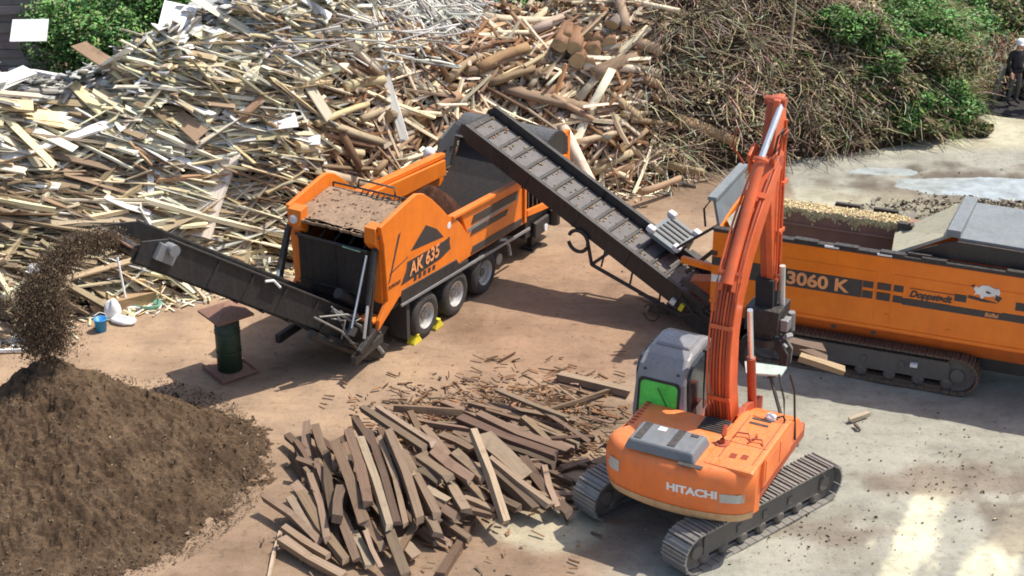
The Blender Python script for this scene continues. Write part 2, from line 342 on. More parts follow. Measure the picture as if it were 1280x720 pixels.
def gcol(x, y):
    tan = Vector((.36, .25, .166)); grey = Vector((.345, .335, .28)); cream = Vector((.68, .65, .47)); dark = Vector((.13, .105, .08)); brown = Vector((.22, .15, .098)); green = Vector((.06, .10, .03)); pale = Vector((.56, .52, .37))
    n = fbm(x, y, .5); n2 = fbm(x + 40, y, 1.4)
    u = 640 + F * x / (y * .899 + 8.02)
    g = sm(1.0, 4.2, x + n * 1.2 - (y - 30) * .28)
    if y > 38: g = sm(5.2, 7.5, x + n * 1.0)
    c = tan.lerp(grey, g)
    # browner soil near the front timbers and the heap
    q = math.hypot((x + 2.2) / 4.2, (y - 27.2) / 3.2); c = c.lerp(brown * 1.15, .65 * sm(1.25, .6, q + n * .25))
    q = math.hypot((x - .8) / 2.6, (y - 31.2) / 1.2); c = c.lerp(brown, .75 * sm(1.2, .5, q + n * .3))
    q = math.hypot((x - .7) / 1.0, (y - 27.4) / .7); c = c.lerp(pale, .6 * sm(1.2, .6, q + n * .5))
    q = math.hypot((x - 1.2) / 4.2, (y - 36.2) / 4.2); c = c.lerp(Vector((.31, .19, .122)), .6 * sm(1.2, .5, q + n * .35)) if y < 43 else c
    # pale strip beside AK shadow
    q = abs((y - 30.6) - (x + 5.6) * 1.35) / 1.2; c = c.lerp(tan * 1.25, .35 * sm(1.2, .2, q + n * .3) * (1 if x < -2.5 else 0))
    # cream saw dust and tracks, front right
    p1 = (x - 6.75) - (y - 25.5) * .42; p2 = (x - 8.35) - (y - 25.5) * .52
    k1 = sm(.85, .45, abs(p1) / .62 + fbm(p1 * 3.2, y * .55, 1.0) * .75) * sm(29.6, 28.4, y + n * .6)
    k2 = sm(.85, .45, abs(p2) / .62 + fbm(p2 * 3.2 + 9, y * .55, 1.0) * .75) * sm(28.9, 27.4, y + n * .6)
    c = c.lerp(cream, .9 * max(k1, k2) * (.7 + .3 * sm(-.3, .3, fbm(p1 * 6, y * .8, 1.5))))
    q = math.hypot((x - 8.6) / 1.9, (y - 29.0) / .65); c = c.lerp(dark * 1.7, .8 * sm(1.15, .7, q + n2 * .5))
    q = math.hypot((x - 5.9) / 1.1, (y - 27.3) / .55); c = c.lerp(dark * 1.9, .55 * sm(1.1, .7, q + n2 * .7))
    q = math.hypot((x - 9.6) / .9, (y - 27.2) / 1.1); c = c.lerp(dark * 1.6, .7 * sm(1.1, .7, q + n2 * .6))
    # puddle margins
    q = math.hypot((x - 12.6) / 4.0, (y - 43.2) / 1.9); c = c.lerp(dark * 1.25, .85 * sm(1.15, .7, q + n2 * .5))
    if y > 40 and x > 5:
        q = math.hypot((x - 8.4) / 3.2, (y - 42.6) / 1.1); c = c.lerp(pale * .85, .5 * sm(1.2, .6, q + n2 * .4))
        q = sm(46, 47, y); c = c.lerp(pale, .8 * q)
        q = math.hypot((x - 8.0) / 1.6, (y - 41.6) / .8); c = c.lerp(dark * 1.5, .6 * sm(1.2, .6, q + n2 * .5))
    if y > 41 and x < 7.5: c = c.lerp(brown * .8, .7 * sm(41.5, 43, y + n))
    if y > 54: c = c.lerp(green, sm(54, 57, y) * (1 if x < 14 else .75))
    if x < -6 and y > 32.5: c = c.lerp(tan * 1.25, .5)
    c = c * (1 + .12 * n2)
    return c
xs = np.concatenate([[-600, -250, -120, -70, -45, -32], np.arange(-24, 24.01, .13), [32, 45, 70, 120, 250, 600]])
ys = np.concatenate([[-250, -60, 0, 14, 20], np.arange(24, 64, .13), [70, 80, 100, 140, 250, 600]])
verts = []; cols = []
for y in ys:
    for x in xs:
        inn = -24.1 < x < 24.1 and 23 < y < 64.1
        verts.append((x, y, ground_h(x, y) if inn else (0 if y < 60 else .8 * min(1, max(0, (14 - x) / 4)))))
        c = gcol(x, y) if inn else ((.06, .1, .03) if y > 60 else (.35, .28, .2)); cols.append((c[0], c[1], c[2], 1))
me = bpy.data.meshes.new('ground'); nx = len(xs)
me.from_pydata(verts, [], [(j * nx + i, j * nx + i + 1, (j + 1) * nx + i + 1, (j + 1) * nx + i) for j in range(len(ys) - 1) for i in range(nx - 1)])
ca = me.color_attributes.new('Col', 'FLOAT_COLOR', 'POINT'); ca.data.foreach_set('color', np.array(cols, dtype=np.float32).ravel())
me.materials.append(MATS['ground']); me.polygons.foreach_set('use_smooth', [True] * len(me.polygons))
g = bpy.data.objects.new('ground', me); COL.objects.link(g); tag(g, kind='structure')
# puddle: water lies level, the mud breaks through it
mb = MB(); ring = [Vector((13.2 + 3.5 * math.cos(i * math.pi / 30), 43.75 + 1.0 * math.sin(i * math.pi / 30), -.055)) for i in range(60)]
mb.add(ring, [tuple(range(60))]); tag(mb.obj('puddle', 'water'), kind='structure')
mb = MB(); ring = [Vector((10.3 + 1.4 * math.cos(i * math.pi / 30), 44.9 + .38 * math.sin(i * math.pi / 30), -.054)) for i in range(60)]
mb.add(ring, [tuple(range(60))]); tag(mb.obj('puddle', 'water'), kind='structure')

def surf(x, y): return max(ground_h(x, y), pile(x, y))
def onpile(u, v, lift=.1):                # where the sight line of a photo point meets the heap
    a = (u - 640) / F; b_ = (v - 360) / F
    d = Vector((a, math.cos(PITCH) - b_ * math.sin(PITCH), -math.sin(PITCH) - b_ * math.cos(PITCH)))
    t = 28
    while t < 90:
        q = Vector((0, 0, HC)) + d * t
        if q.z < surf(q.x, q.y) + lift: return q
        t += .06
    return q
# heap core
mb = MB(); gx = np.arange(-21, 16.01, .3); gy = np.arange(31, 62, .3); rows = []
for y in gy: rows.append([(x, y, pile(x, y) - .22 if pile(x, y) > 0 else -.5) for x in gx])
mb.sheet(rows); tag(mb.obj('heap_debris', 'pile_core', smooth=True), 'dark fine rubble and bark between the pieces of the waste wood heap', 'debris', kind='stuff')

def grad(x, y):
    e = .35; return ((surf(x + e, y) - surf(x - e, y)) / (2 * e), (surf(x, y + e) - surf(x, y - e)) / (2 * e))
def lay(mb, x, y, L, wd, th, yaw, col, kind, off, tilt=0.0, follow=1.0):
    dx, dy = math.cos(yaw) * L / 2, math.sin(yaw) * L / 2
    z0 = surf(x, y); zs = surf(x - dx, y - dy) * follow + z0 * (1 - follow); ze = surf(x + dx, y + dy) * follow + z0 * (1 - follow)
    mid = (zs + ze) / 2; up = max(0, z0 - mid); zs += up; ze += up
    mb.piece((x - dx, y - dy, zs + off - tilt), (x + dx, y + dy, ze + off + tilt), wd, th, col, kind)
PALE = [(.88, .78, .53), (.78, .65, .41), (.90, .85, .67), (.56, .43, .26), (.90, .88, .80), (.34, .25, .16), (.70, .61, .45), (.88, .81, .60)]
WHITE = [(.72, .72, .68), (.60, .60, .56), (.80, .79, .72), (.42, .41, .38), (.3, .29, .27)]
DULL = [(.40, .31, .20), (.50, .42, .28), (.30, .22, .14), (.60, .52, .37), (.22, .16, .11)]
BRWN = [(.27, .145, .075), (.34, .19, .10), (.20, .11, .06), (.40, .25, .14), (.46, .31, .19)]
REDD = [(.36, .25, .165), (.52, .40, .27), (.24, .155, .10), (.76, .65, .47), (.17, .11, .072), (.42, .35, .27), (.30, .18, .11), (.66, .53, .36), (.82, .72, .53)]
def jit(c, a=.15):
    k = U(1 - a, 1 + a); return tuple(max(.01, min(.9, x * k * U(.95, 1.05))) for x in c)
def zone(x, y):
    """what the heap is made of at a place: (kind of piece, palette)"""
    z = pile(x, y); n = noise.noise(Vector((x * .5, y * .5, 8))) * 1.2; d = y - lerp(x, BASE)
    if x + n < -4.3:
        if d > 4.0 + n * .5: return ('plank', WHITE)
        if x < -9.2 + n and d < 2.2: return ('plank', DULL)
        return ('plank', PALE)
    if x + n < -.6 and d > 2.9 + n * .4: return ('branch', WHITE)
    if x + n < 3.9 and not (x > 2.4 and d > 3.5): return ('log', REDD)
    return ('brush', BRWN)
groups = {}
def sample(xa, xb, dmax):
    x = U(xa, xb); return x, lerp(x, BASE) + U(0, 1) ** .9 * dmax
# individually built planks
def bed_yaw(x, y, phi):
    """heading of a piece bedded on the slope that climbs phi radians above level as seen from the yard's front"""
    e = .8; gx_ = (surf(x + e, y) - surf(x - e, y)) / (2 * e); gy_ = (surf(x, y + e) - surf(x, y - e)) / (2 * e); best = (9, 0)
    for k in range(-18, 18):
        th = k * math.pi / 36; c, s_ = math.cos(th), math.sin(th); a = math.atan2(s_ * .42 + (gx_ * c + gy_ * s_) * .9, c); d = abs((a - phi + math.pi / 2) % math.pi - math.pi / 2)
        best = min(best, (d, th))
    return best[1]
def plank_yaw(x, y):
    r = R(); return bed_yaw(x, y, rad(random.gauss(-9, 9) if r < .66 else (random.gauss(-24, 14) if r < .82 else random.gauss(20, 35))))
def log_yaw(x, y):
    r = R(); return bed_yaw(x, y, rad(random.gauss(36, 20) if r < .55 else (random.gauss(-32, 20) if r < .85 else U(-90, 90))))
n = 0
while n < 275:
    x, y = sample(-14.2, -3.2, 6.3); k, pal = zone(x, y)
    if k != 'plank': continue
    L = U(1.2, 3.6) if R() < .7 else U(.5, 1.2); c = jit(random.choice(pal), .22); wd = U(.11, .27) if pal is not DULL else U(.10, .22)
    if R() < .14: wd = U(.28, .5)
    mb = MB(); lay(mb, x, y, L, wd, U(.025, .07), plank_yaw(x, y), c, 'plank', U(.0, .26), U(-.08, .08))
    lb, gr = {id(PALE): ('pale yellow sawn plank lying across the left slope of the waste wood heap', 'pale planks on the waste wood heap'), id(WHITE): ('grey white weathered plank near the crest of the waste wood heap', 'weathered planks along the heap crest'),
              id(DULL): ('dull brown weathered plank low on the left foot of the waste wood heap', 'dull brown planks at the left foot of the heap')}[id(pal)]
    tag(mb.obj('plank', 'wood'), lb, 'plank', gr); n += 1
n = 0
while n < 260:
    x, y = sample(-6.0, 4.2, 6.0); k, pal = zone(x, y)
    if k != 'log': continue
    big = R() < (.2 if x < .3 else .36); L = U(.8, 2.4); wd = U(.2, .38) if big else U(.08, .19); kind = 'log' if (big or R() < .4) else 'split'
    yaw = log_yaw(x, y); c = jit(random.choice(REDD), .25)
    mb = MB(); lay(mb, x, y, L, wd, wd * U(.6, 1), yaw, c, kind, U(0, .35), U(-.15, .15), U(.75, 1))
    if kind == 'log': tag(mb.obj('log', 'wood'), 'brown log with bark lying among the split wood behind the shredder', 'log', 'logs on the middle of the waste wood heap')
    else: tag(mb.obj('split_wood', 'wood'), 'reddish brown split billet lying on the heap behind the shredder', 'split wood', 'split billets on the middle of the waste wood heap')
    n += 1
# hand placed pieces that stand out
def place(name, u1, v1, u2, v2, wd, th, col, kind, label, cat, group=None, l1=.25, l2=.25, roll=0):
    mb = MB(); mb.piece(onpile(u1, v1, l1), onpile(u2, v2, l2), wd, th, col, kind, roll)
    return tag(mb.obj(name, 'wood'), label, cat, group)
place('plank', 182, 250, 362, 296, .16, .1, (.82, .74, .52), 'plank', 'long straight pale beam lying on the heap beside the shredder roof', 'plank', l1=.55, l2=.35)
place('log', 846, 150, 920, 178, .36, .36, (.42, .29, .17), 'log', 'short thick barked log with cut pale end at the right end of the wood heap', 'log', l1=.3, l2=.2)
place('log', 742, 96, 797, 72, .46, .44, (.30, .21, .14), 'log', 'thick grey brown log lying just right of the bundle of stacked logs', 'log', l1=.5, l2=.4)
place('log', 672, 92, 745, 96, .22, .2, (.38, .27, .17), 'log', 'slim log lying level in front of the bundle of stacked logs', 'log', l1=.5)
place('log', 772, 216, 846, 188, .28, .26, (.40, .27, .16), 'log', 'barked log with a dark cut end low on the right foot of the heap', 'log', l1=.3)
place('log', 598, 86, 660, 58, .3, .28, (.38, .24, .13), 'log', 'thick brown log with frayed end high in the middle of the heap', 'log', l1=.4, l2=.5)
place('log', 330, 120, 300, 150, .26, .24, (.40, .25, .16), 'log', 'stubby brown log at the border of pale planks and brown wood', 'log', l1=.4)
place('plank', 560, 62, 630, 30, .2, .1, (.55, .36, .2), 'plank', 'flat tan board leaning up over the crest of the heap', 'plank', l1=.4, l2=.5)
place('plank', 150, 68, 185, 30, .12, .1, (.2, .18, .17), 'plank', 'dark grey batten leaning on the white sheets on the crest, left one', 'plank', l1=.3, l2=.6)
place('plank', 205, 60, 250, 22, .12, .1, (.24, .22, .2), 'plank', 'dark grey batten leaning on the white sheets on the crest, right one', 'plank', l1=.3, l2=.6)
place('plank', 0, 85, 78, 96, .18, .08, (.82, .82, .78), 'plank', 'white plank lying level at the left edge of the heap crest', 'plank', l1=.4)
place('plank', 170, 190, 100, 168, .22, .06, (.85, .80, .62), 'plank', 'very light broad board in the middle of the pale plank slope', 'plank', l1=.4)
place('plank', 195, 165, 270, 197, .2, .08, (.84, .79, .62), 'plank', 'very light board running down to the right on the plank slope', 'plank', l1=.4)
place('plank', 200, 108, 345, 126, .16, .08, (.84, .80, .64), 'plank', 'bright long batten high on the plank slope', 'plank', l1=.4)
place('plank', 90, 104, 130, 140, .3, .05, (.78, .66, .40), 'plank', 'broad yellow board high on the left of the plank slope', 'plank', l1=.4)
place('plank', 290, 218, 196, 225, .12, .08, (.45, .28, .17), 'plank', 'slim brown pole across the foot of the plank slope', 'plank', l1=.4)
place('plank', 395, 155, 460, 130, .2, .18, (.66, .52, .3), 'log', 'peeled pale log stub above the shredder roof', 'log', l1=.5, l2=.4)
for k, (u, v, r_) in enumerate([(718, 60, .2), (738, 66, .26), (722, 76, .24), (748, 54, .2), (700, 58, .2), (738, 80, .17), (708, 48, .18), (730, 46, .2), (762, 58, .24)]):
    p_ = onpile(u, v, .7); q = p_ + Vector((.35, 2.0, .1)); mb = MB(); mb.piece(p_, q, r_ * 2, r_ * 1.9, (.30, .17, .10), 'log', 0)
    tag(mb.obj('log', 'wood'), 'log of the stacked bundle showing its round cut end', 'log', 'logs of the bundle stacked end on')
for (u1, v1, u2, v2, wd_) in [(765, 118, 800, 150, .26), (690, 120, 742, 150, .24), (720, 178, 775, 165, .2), (660, 130, 705, 105, .26), (800, 240, 850, 222, .2), (740, 215, 790, 190, .24), (610, 105, 668, 85, .28), (520, 150, 575, 118, .26), (450, 150, 500, 128, .24), (470, 215, 520, 165, .2), (560, 100, 600, 70, .26), (835, 205, 880, 215, .2), (430, 110, 480, 100, .26), (640, 75, 670, 105, .2), (790, 150, 845, 158, .18)]:
    place('log', u1, v1, u2, v2, wd_, wd_, jit(random.choice([(.44, .32, .2), (.36, .24, .15), (.56, .44, .28)]), .15), 'log', 'thick trunk section lying on top of the split wood around the shredder hopper', 'log', 'thick trunks on top of the split wood', .45, .45)
# lower left long boards
for k, (u1, v1, u2, v2) in enumerate([(0, 372, 30, 352), (0, 250, 70, 262), (20, 300, 60, 240), (0, 330, 40, 270), (96, 275, 160, 262), (130, 262, 176, 232), (142, 268, 118, 244), (0, 215, 60, 150), (190, 280, 275, 262), (150, 345, 180, 350), (222, 300, 250, 345), (240, 330, 330, 312), (210, 355, 262, 340), (180, 340, 250, 352), (280, 318, 345, 322)]):
    place('plank', u1, v1, u2, v2, U(.12, .24), U(.05, .12), jit(random.choice(PALE[:4])), 'plank', 'pale plank end lying loose at the foot of the plank slope', 'plank', 'loose planks at the foot of the plank slope', .2, .2)
# grey branches at the crest
for i in range(110):
    p_ = onpile(U(300, 545), U(8, 75), .2); yaw = rad(random.gauss(-20, 55)); L = U(.5, 1.7); q = p_ + Vector((math.cos(yaw) * L, math.sin(yaw) * L * .5, U(-.35, .45)))
    mb = MB(); mb.piece(p_, q, U(.04, .09), .05, jit(random.choice(WHITE)), 'log')
    tag(mb.obj('branch', 'wood'), 'grey bleached branch on the crest of the heap', 'branch', 'bleached branches on the heap crest')
# the mass of small pieces filling the heap
mb = MB()
for i in range(9000):
    x, y = sample(-15, 4.6, 7); k, pal = zone(x, y)
    if k == 'brush': continue
    if k == 'plank': lay(mb, x, y, U(.5, 2.4), U(.05, .22), U(.02, .05), plank_yaw(x, y), tuple(v * .82 for v in jit(random.choice(pal), .35)), 'plank', U(-.25, .16), U(-.14, .14))  # filler planks tinted darker, painting in the deep shade below the top planks
    elif k == 'branch': lay(mb, x, y, U(.5, 1.8), U(.03, .07), .05, rad(U(-70, 50)), jit(random.choice(pal), .3), 'split', U(-.15, .35), U(-.35, .35))
    else:
        wd = U(.05, .19); lay(mb, x, y, U(.4, 1.8), wd, wd * .8, log_yaw(x, y), jit(random.choice(REDD + BRWN[:2]), .3), 'split', U(-.25, .25), U(-.2, .2), U(.6, 1))
for i in range(1800):
    x = U(-14, 5); y = lerp(x, BASE) + random.gauss(-.1, .35); z = surf(x, y) + .02; a = U(0, 6.28); L = U(.08, .5)
    mb.piece((x, y, z), (x + math.cos(a) * L, y + math.sin(a) * L, z + U(0, .05)), U(.02, .07), .02, jit(random.choice(PALE if x < -4 else REDD), .4), 'plank')
tag(mb.obj('waste_wood', 'wood'), 'mass of broken planks, laths and splinters filling the waste wood heap', 'waste wood', kind='stuff')

# brush heap: roots, twigs and dry leaves
TW = [(.25, .18, .115), (.35, .265, .175), (.16, .115, .078), (.43, .345, .23), (.50, .43, .30), (.21, .17, .105)]
GR = [(.055, .10, .02), (.09, .15, .03), (.12, .17, .05), (.16, .19, .07), (.04, .075, .02)]
def strip(mb, p_, d, L, wd, col, segs=4, droop=.2):
    pts = []; q = Vector(p_); d = Vector(d).normalized(); s_ = Vector((d.y, -d.x, U(-.5, .5))).normalized() * wd / 2; vs = []
    for i in range(segs + 1):
        k = 1 - .6 * i / segs; vs += [q - s_ * k, q + s_ * k]; q = q + d * (L / segs); d = (d + Vector((U(-.3, .3), U(-.3, .3), U(-.35, .25) - droop * .3))).normalized()
    mb.add(vs, [(2 * i, 2 * i + 1, 2 * i + 3, 2 * i + 2) for i in range(segs)], col)
mb = MB(); lf = MB()
def brushz(x, y): return zone(x, y)[0] == 'brush'
i = 0
while i < 29000:
    x, y = sample(1.8, 14.3, 8.0)
    if not brushz(x, y) and R() < .93: continue
    i += 1; z = surf(x, y); cl = noise.noise(Vector((x * .8, y * .8, z * .8))); cl2 = noise.noise(Vector((x * .35 + 5, y * .35, 0)))
    base = random.choice(TW); k = 1.1 + cl * .9; greenness = sm(8.5, 13.0, x) * .5 + .22 * max(0, cl2)
    if R() < greenness: base = random.choice(GR[1:4])
    c = tuple(v * k * U(.75, 1.2) for v in base); a = U(0, 6.28) if R() < .4 else noise.noise(Vector((x * .7, y * .7, 4))) * 6 + U(-.5, .5)
    strip(mb, (x, y, z + U(-.25, .3)), (math.cos(a), math.sin(a) - .3, U(-.3, .7)), U(.3, 1.5), U(.014, .045), c, 5)
    if x > 3.2 and R() < .9 and cl2 > -.45:
        for _ in range(2):
            q = Vector((x + U(-.3, .3), y + U(-.3, .3), z + U(-.1, .4))); a1 = Vector((random.gauss(0, 1), random.gauss(0, 1), random.gauss(0, .7))).normalized() * U(.04, .09); b1 = a1.cross(Vector((U(-1, 1), U(-1, 1), 1))).normalized() * U(.015, .045)
            lc = random.choice([(.56, .45, .28), (.48, .38, .23), (.64, .54, .36), (.36, .30, .17)]) if R() > greenness * .9 else random.choice([(.26, .28, .12), (.33, .33, .17), (.2, .24, .09)])
            k2 = (.95 + cl * 1.0) * U(.85, 1.15); mb.add([q - a1, q - b1, q + a1, q + b1], [(0, 1, 2, 3)], tuple(v * k2 for v in lc))
tag(mb.obj('brushwood', 'debris'), 'tangled dry twigs, roots and withered branches of the brush heap', 'brushwood', kind='stuff')
for i in range(34):
    u, v = U(720, 1080), U(5, 190); p_ = onpile(u, v, .15); k, _ = zone(p_.x, p_.y)
    if k != 'brush': continue
    a = rad(random.gauss(-25, 45)); L = U(.7, 2.4); q = p_ + Vector((math.cos(a) * L, math.sin(a) * L * .5, U(-.5, .5))); mb = MB(); m1 = (p_ + q) / 2 + Vector((U(-.2, .2), 0, U(-.1, .3)))
    r0 = U(.02, .05); c = jit(random.choice([(.26, .21, .15), (.34, .28, .2), (.2, .15, .1)]))
    mb.tube([p_, (p_ + m1) / 2 + Vector((0, 0, U(-.05, .08))), m1, (m1 + q) / 2 + Vector((0, 0, U(-.08, .08))), q], [r0, r0 * .9, r0 * .8, r0 * .6, r0 * .3], 6, col=c)
    mb.tube([m1, m1 + Vector((U(-.4, .4), U(-.2, .2), U(.2, .6)))], [r0 * .6, r0 * .2], 5, col=c)
    tag(mb.obj('branch', 'debris'), 'bare forked branch sticking out of the brush heap', 'branch', 'bare branches on the brush heap')
for (u1, v1, u2, v2, r0, lb) in [(990, 0, 985, 82, .05, 'tall thin pole standing up from the brush heap'), (1202, 12, 1222, 55, .045, 'pale thin stick standing in the green bushes'), (830, 20, 872, 45, .05, 'pale crooked branch on the upper brush heap'), (828, 126, 868, 128, .05, 'white bleached stick above the thick barked log')]:
    p_, q = onpile(u2, v2, .2), onpile(u1, v1, .6)
    if lb.startswith('tall'): q = p_ + Vector((.1, .3, 3.2))
    mb = MB(); mb.tube([p_, (p_ + q) / 2 + Vector((.05, 0, .05)), q], [r0, r0 * .8, r0 * .5], 7, col=(.5, .42, .28)); tag(mb.obj('branch', 'debris'), lb, 'branch')

# leafy shrubs
def leaves(mb, c, rx, ry, rz_, n, pal, size=(.06, .16), lobes=7):
    ls = [(Vector((U(-.6, .6) * rx, U(-.6, .6) * ry, U(.2, .85) * rz_)), U(.35, .6)) for _ in range(lobes)]
    for i in range(n):
        o, s_ = random.choice(ls); d = Vector((random.gauss(0, 1), random.gauss(0, 1), random.gauss(0, 1))).normalized() * (U(.45, 1) ** .5)
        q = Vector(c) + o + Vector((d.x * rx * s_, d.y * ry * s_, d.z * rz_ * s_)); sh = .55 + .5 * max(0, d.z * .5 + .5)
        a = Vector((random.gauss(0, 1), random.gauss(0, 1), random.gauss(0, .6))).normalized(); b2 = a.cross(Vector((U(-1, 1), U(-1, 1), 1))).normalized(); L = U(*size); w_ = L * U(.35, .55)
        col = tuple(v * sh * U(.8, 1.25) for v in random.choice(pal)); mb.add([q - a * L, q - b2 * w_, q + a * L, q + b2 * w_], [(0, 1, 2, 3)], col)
BG = [(.11, .25, .055), (.16, .33, .09), (.24, .42, .14), (.07, .15, .035), (.28, .36, .15)]
OL = [(.15, .17, .06), (.21, .21, .09), (.11, .13, .045), (.27, .24, .13), (.22, .18, .10)]
def shrub(x, y, r, h, n, pal, label, grp, z=None):
    z = surf(x, y) if z is None else z
    t = thing('shrub', label, 'shrub', (x, y, z - .1), U(0, 6), grp)
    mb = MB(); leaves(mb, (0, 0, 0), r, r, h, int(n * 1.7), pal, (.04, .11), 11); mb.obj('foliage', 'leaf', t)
    mb = MB()
    for k in range(6):
        a = k * 1.05; mb.tube([(0, 0, 0), (math.cos(a) * r * .25, math.sin(a) * r * .25, h * .4), (math.cos(a) * r * .5, math.sin(a) * r * .5, h * .8)], [.035, .025, .01], 5, col=(.15, .1, .06))
    mb.obj('stem', 'debris', t)
BR = 'bright green bushy shrub growing behind the crest of the heap'; OR_ = 'olive green shrub growing at the right end of the brush heap'
for (u, v, z, r, h, pal) in [(85, 30, 2.2, 1.3, 1.8, BG), (125, 20, 2.2, 1.4, 1.9, BG), (165, 28, 2.2, 1.3, 1.7, BG), (205, 10, 2.4, 1.4, 1.6, BG), (140, 50, 2.2, 1.0, 1.4, BG), (105, 55, 2.2, .9, 1.3, BG), (245, 4, 2.6, 1.2, 1.5, BG), (560, 12, 2.6, 1.1, 1.3, BG), (605, 28, 2.3, .9, 1.0, BG), (655, 14, 2.5, 1.1, 1.3, BG), (690, 5, 2.7, .9, 1.1, OL), (220, 18, 2.3, 1.0, 1.3, OL)]:
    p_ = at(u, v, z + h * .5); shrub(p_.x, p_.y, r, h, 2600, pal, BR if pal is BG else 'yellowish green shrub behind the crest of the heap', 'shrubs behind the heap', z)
for (u, v, r, h, pal) in [(1165, 118, 1.0, 1.0, BG), (1190, 138, .8, .7, BG), (1145, 70, 1.1, .9, OL), (1095, 45, 1.0, .8, BG), (1125, 105, .8, .6, OL), (1210, 150, .7, .4, OL), (1170, 60, 1.4, 1.3, BG), (1215, 40, 1.3, 1.2, BG), (1255, 30, 1.2, 1.2, OL), (1180, 90, 1.1, 1.0, OL), (1150, 30, 1.5, 1.3, BG), (1105, 75, .8, .6, BG), (1075, 110, .6, .4, OL), (1125, 140, .7, .5, BG), (1140, 120, .7, .6, BG), (1050, 20, .9, .6, BG), (1200, 125, .6, .5, BG), (1225, 15, 1.5, 1.2, BG), (1110, 15, 1.3, 1.1, BG), (1070, 25, .9, .6, OL), (1010, 50, .6, .4, OL), (1265, 5, 1.4, 1.2, BG), (1155, 150, .7, .4, OL), (1130, 60, 1.0, .8, BG)]:
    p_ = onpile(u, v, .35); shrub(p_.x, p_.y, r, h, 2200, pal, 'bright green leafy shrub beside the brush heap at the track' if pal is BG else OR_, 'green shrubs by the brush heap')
mb = MB()
for i in range(26000):
    x = U(-18, 22); y = U(49, 63)
    if x > 13.4 and y < 53 + (x - 13.4) * .1 + (1.2 if x < 17 else 0): continue
    z = max(surf(x, y), 0) + abs(random.gauss(0, .35)) + .5 * max(0, noise.noise(Vector((x * .6, y * .6, 0))) * 1.8); c = tuple(v * U(.5, 1.2) for v in random.choice(BG + OL[:2]))
    a = Vector((random.gauss(0, 1), random.gauss(0, 1), random.gauss(0, .5))).normalized() * U(.08, .2); b2 = a.cross(Vector((U(-1, 1), U(-1, 1), 1))).normalized() * U(.04, .09)
    mb.add([(x + s1.x, y + s1.y, z + s1.z) for s1 in (-a, -b2, a, b2)], [(0, 1, 2, 3)], c)
tag(mb.obj('undergrowth', 'leaf'), 'thick green undergrowth on the bank beyond the heaps', 'undergrowth', kind='stuff')
# bank of dry earth by the people
mb = MB()
for i in range(2500):
    p_ = at(U(1195, 1285), U(52, 112), .4); strip(mb, (p_.x, p_.y, max(0, ground_h(p_.x, p_.y)) + U(0, .9) * sm(110, 60, 80)), (U(-1, 1), U(-1, 1), U(.2, 1)), U(.2, .6), U(.03, .07), tuple(v * U(.6, 1.4) for v in random.choice(TW)), 3)
tag(mb.obj('dry_scrub', 'debris'), 'dry brown scrub on the bank behind the standing people', 'scrub', kind='stuff')

# timber stack and white sheets top left
pS = at(18, 62, 2.2)
for k in range(18):
    row, c_ = divmod(k, 2); mb = MB(); z = 1.6 + row * .26; y0 = pS.y + c_ * .3 + U(-.08, .08)
    mb.piece((pS.x - 2.2, y0, z), (pS.x + U(.9, 1.35), y0 + U(-.05, .05), z + U(-.03, .03)), .28, .24, jit((.34, .30, .28), .25), 'plank', 0)
    tag(mb.obj('beam', 'wood'), 'grey weathered beam in the stack behind the white board', 'beam', 'beams of the grey timber stack')
def board(name, u, v, z, w_, h_, tilt, yaw, label, lean=0):
    p_ = at(u, v, z); mb = MB(); M = T(*p_) @ Matrix.Rotation(yaw, 4, 'Z') @ Matrix.Rotation(tilt, 4, 'X') @ Matrix.Rotation(lean, 4, 'Y')
    a_, b_ = w_ / 2, h_ / 2; mb.add([M @ Vector(q) for q in ((-a_, -.015, -b_), (a_, -.015, -b_ * .96), (a_ * .97, -.015, b_), (-a_, -.015, b_ * .95), (-a_, .015, -b_), (a_, .015, -b_ * .96), (a_ * .97, .015, b_), (-a_, .015, b_ * .95))],
        [(0, 1, 2, 3), (7, 6, 5, 4), (0, 4, 5, 1), (1, 5, 6, 2), (2, 6, 7, 3), (3, 7, 4, 0)])
    tag(mb.obj(name, 'sheet'), label, 'board')
board('white_board', 37, 38, 3.6, 1.0, .72, rad(-50), 0, 'blank white rectangular board in front of the grey timber stack')
for (u, v, w_, h_, ti, ya, le, lb) in [(150, 53, .65, .65, -50, .1, .1, 'white square sheet lying on the left of the heap crest'), (222, 22, .8, .9, -55, .5, .5, 'larger white sheet tilted on the heap crest between dark battens'), (252, 44, .9, .6, -60, -.4, .2, 'white crumpled sheet right of the tilted sheets on the crest'), (352, 152, .75, .45, -60, .3, 0, 'small white sheet among the planks halfway down the slope'), (380, 175, .8, .3, -60, 0, 0, 'narrow white board near the middle of the heap'), (300, 3, .8, .3, -50, .2, 0, 'narrow white board on the highest crest of the heap')]:
    q = onpile(u, v, .35); board('white_sheet', u, v, q.z, w_, h_, rad(ti), ya, lb, le)

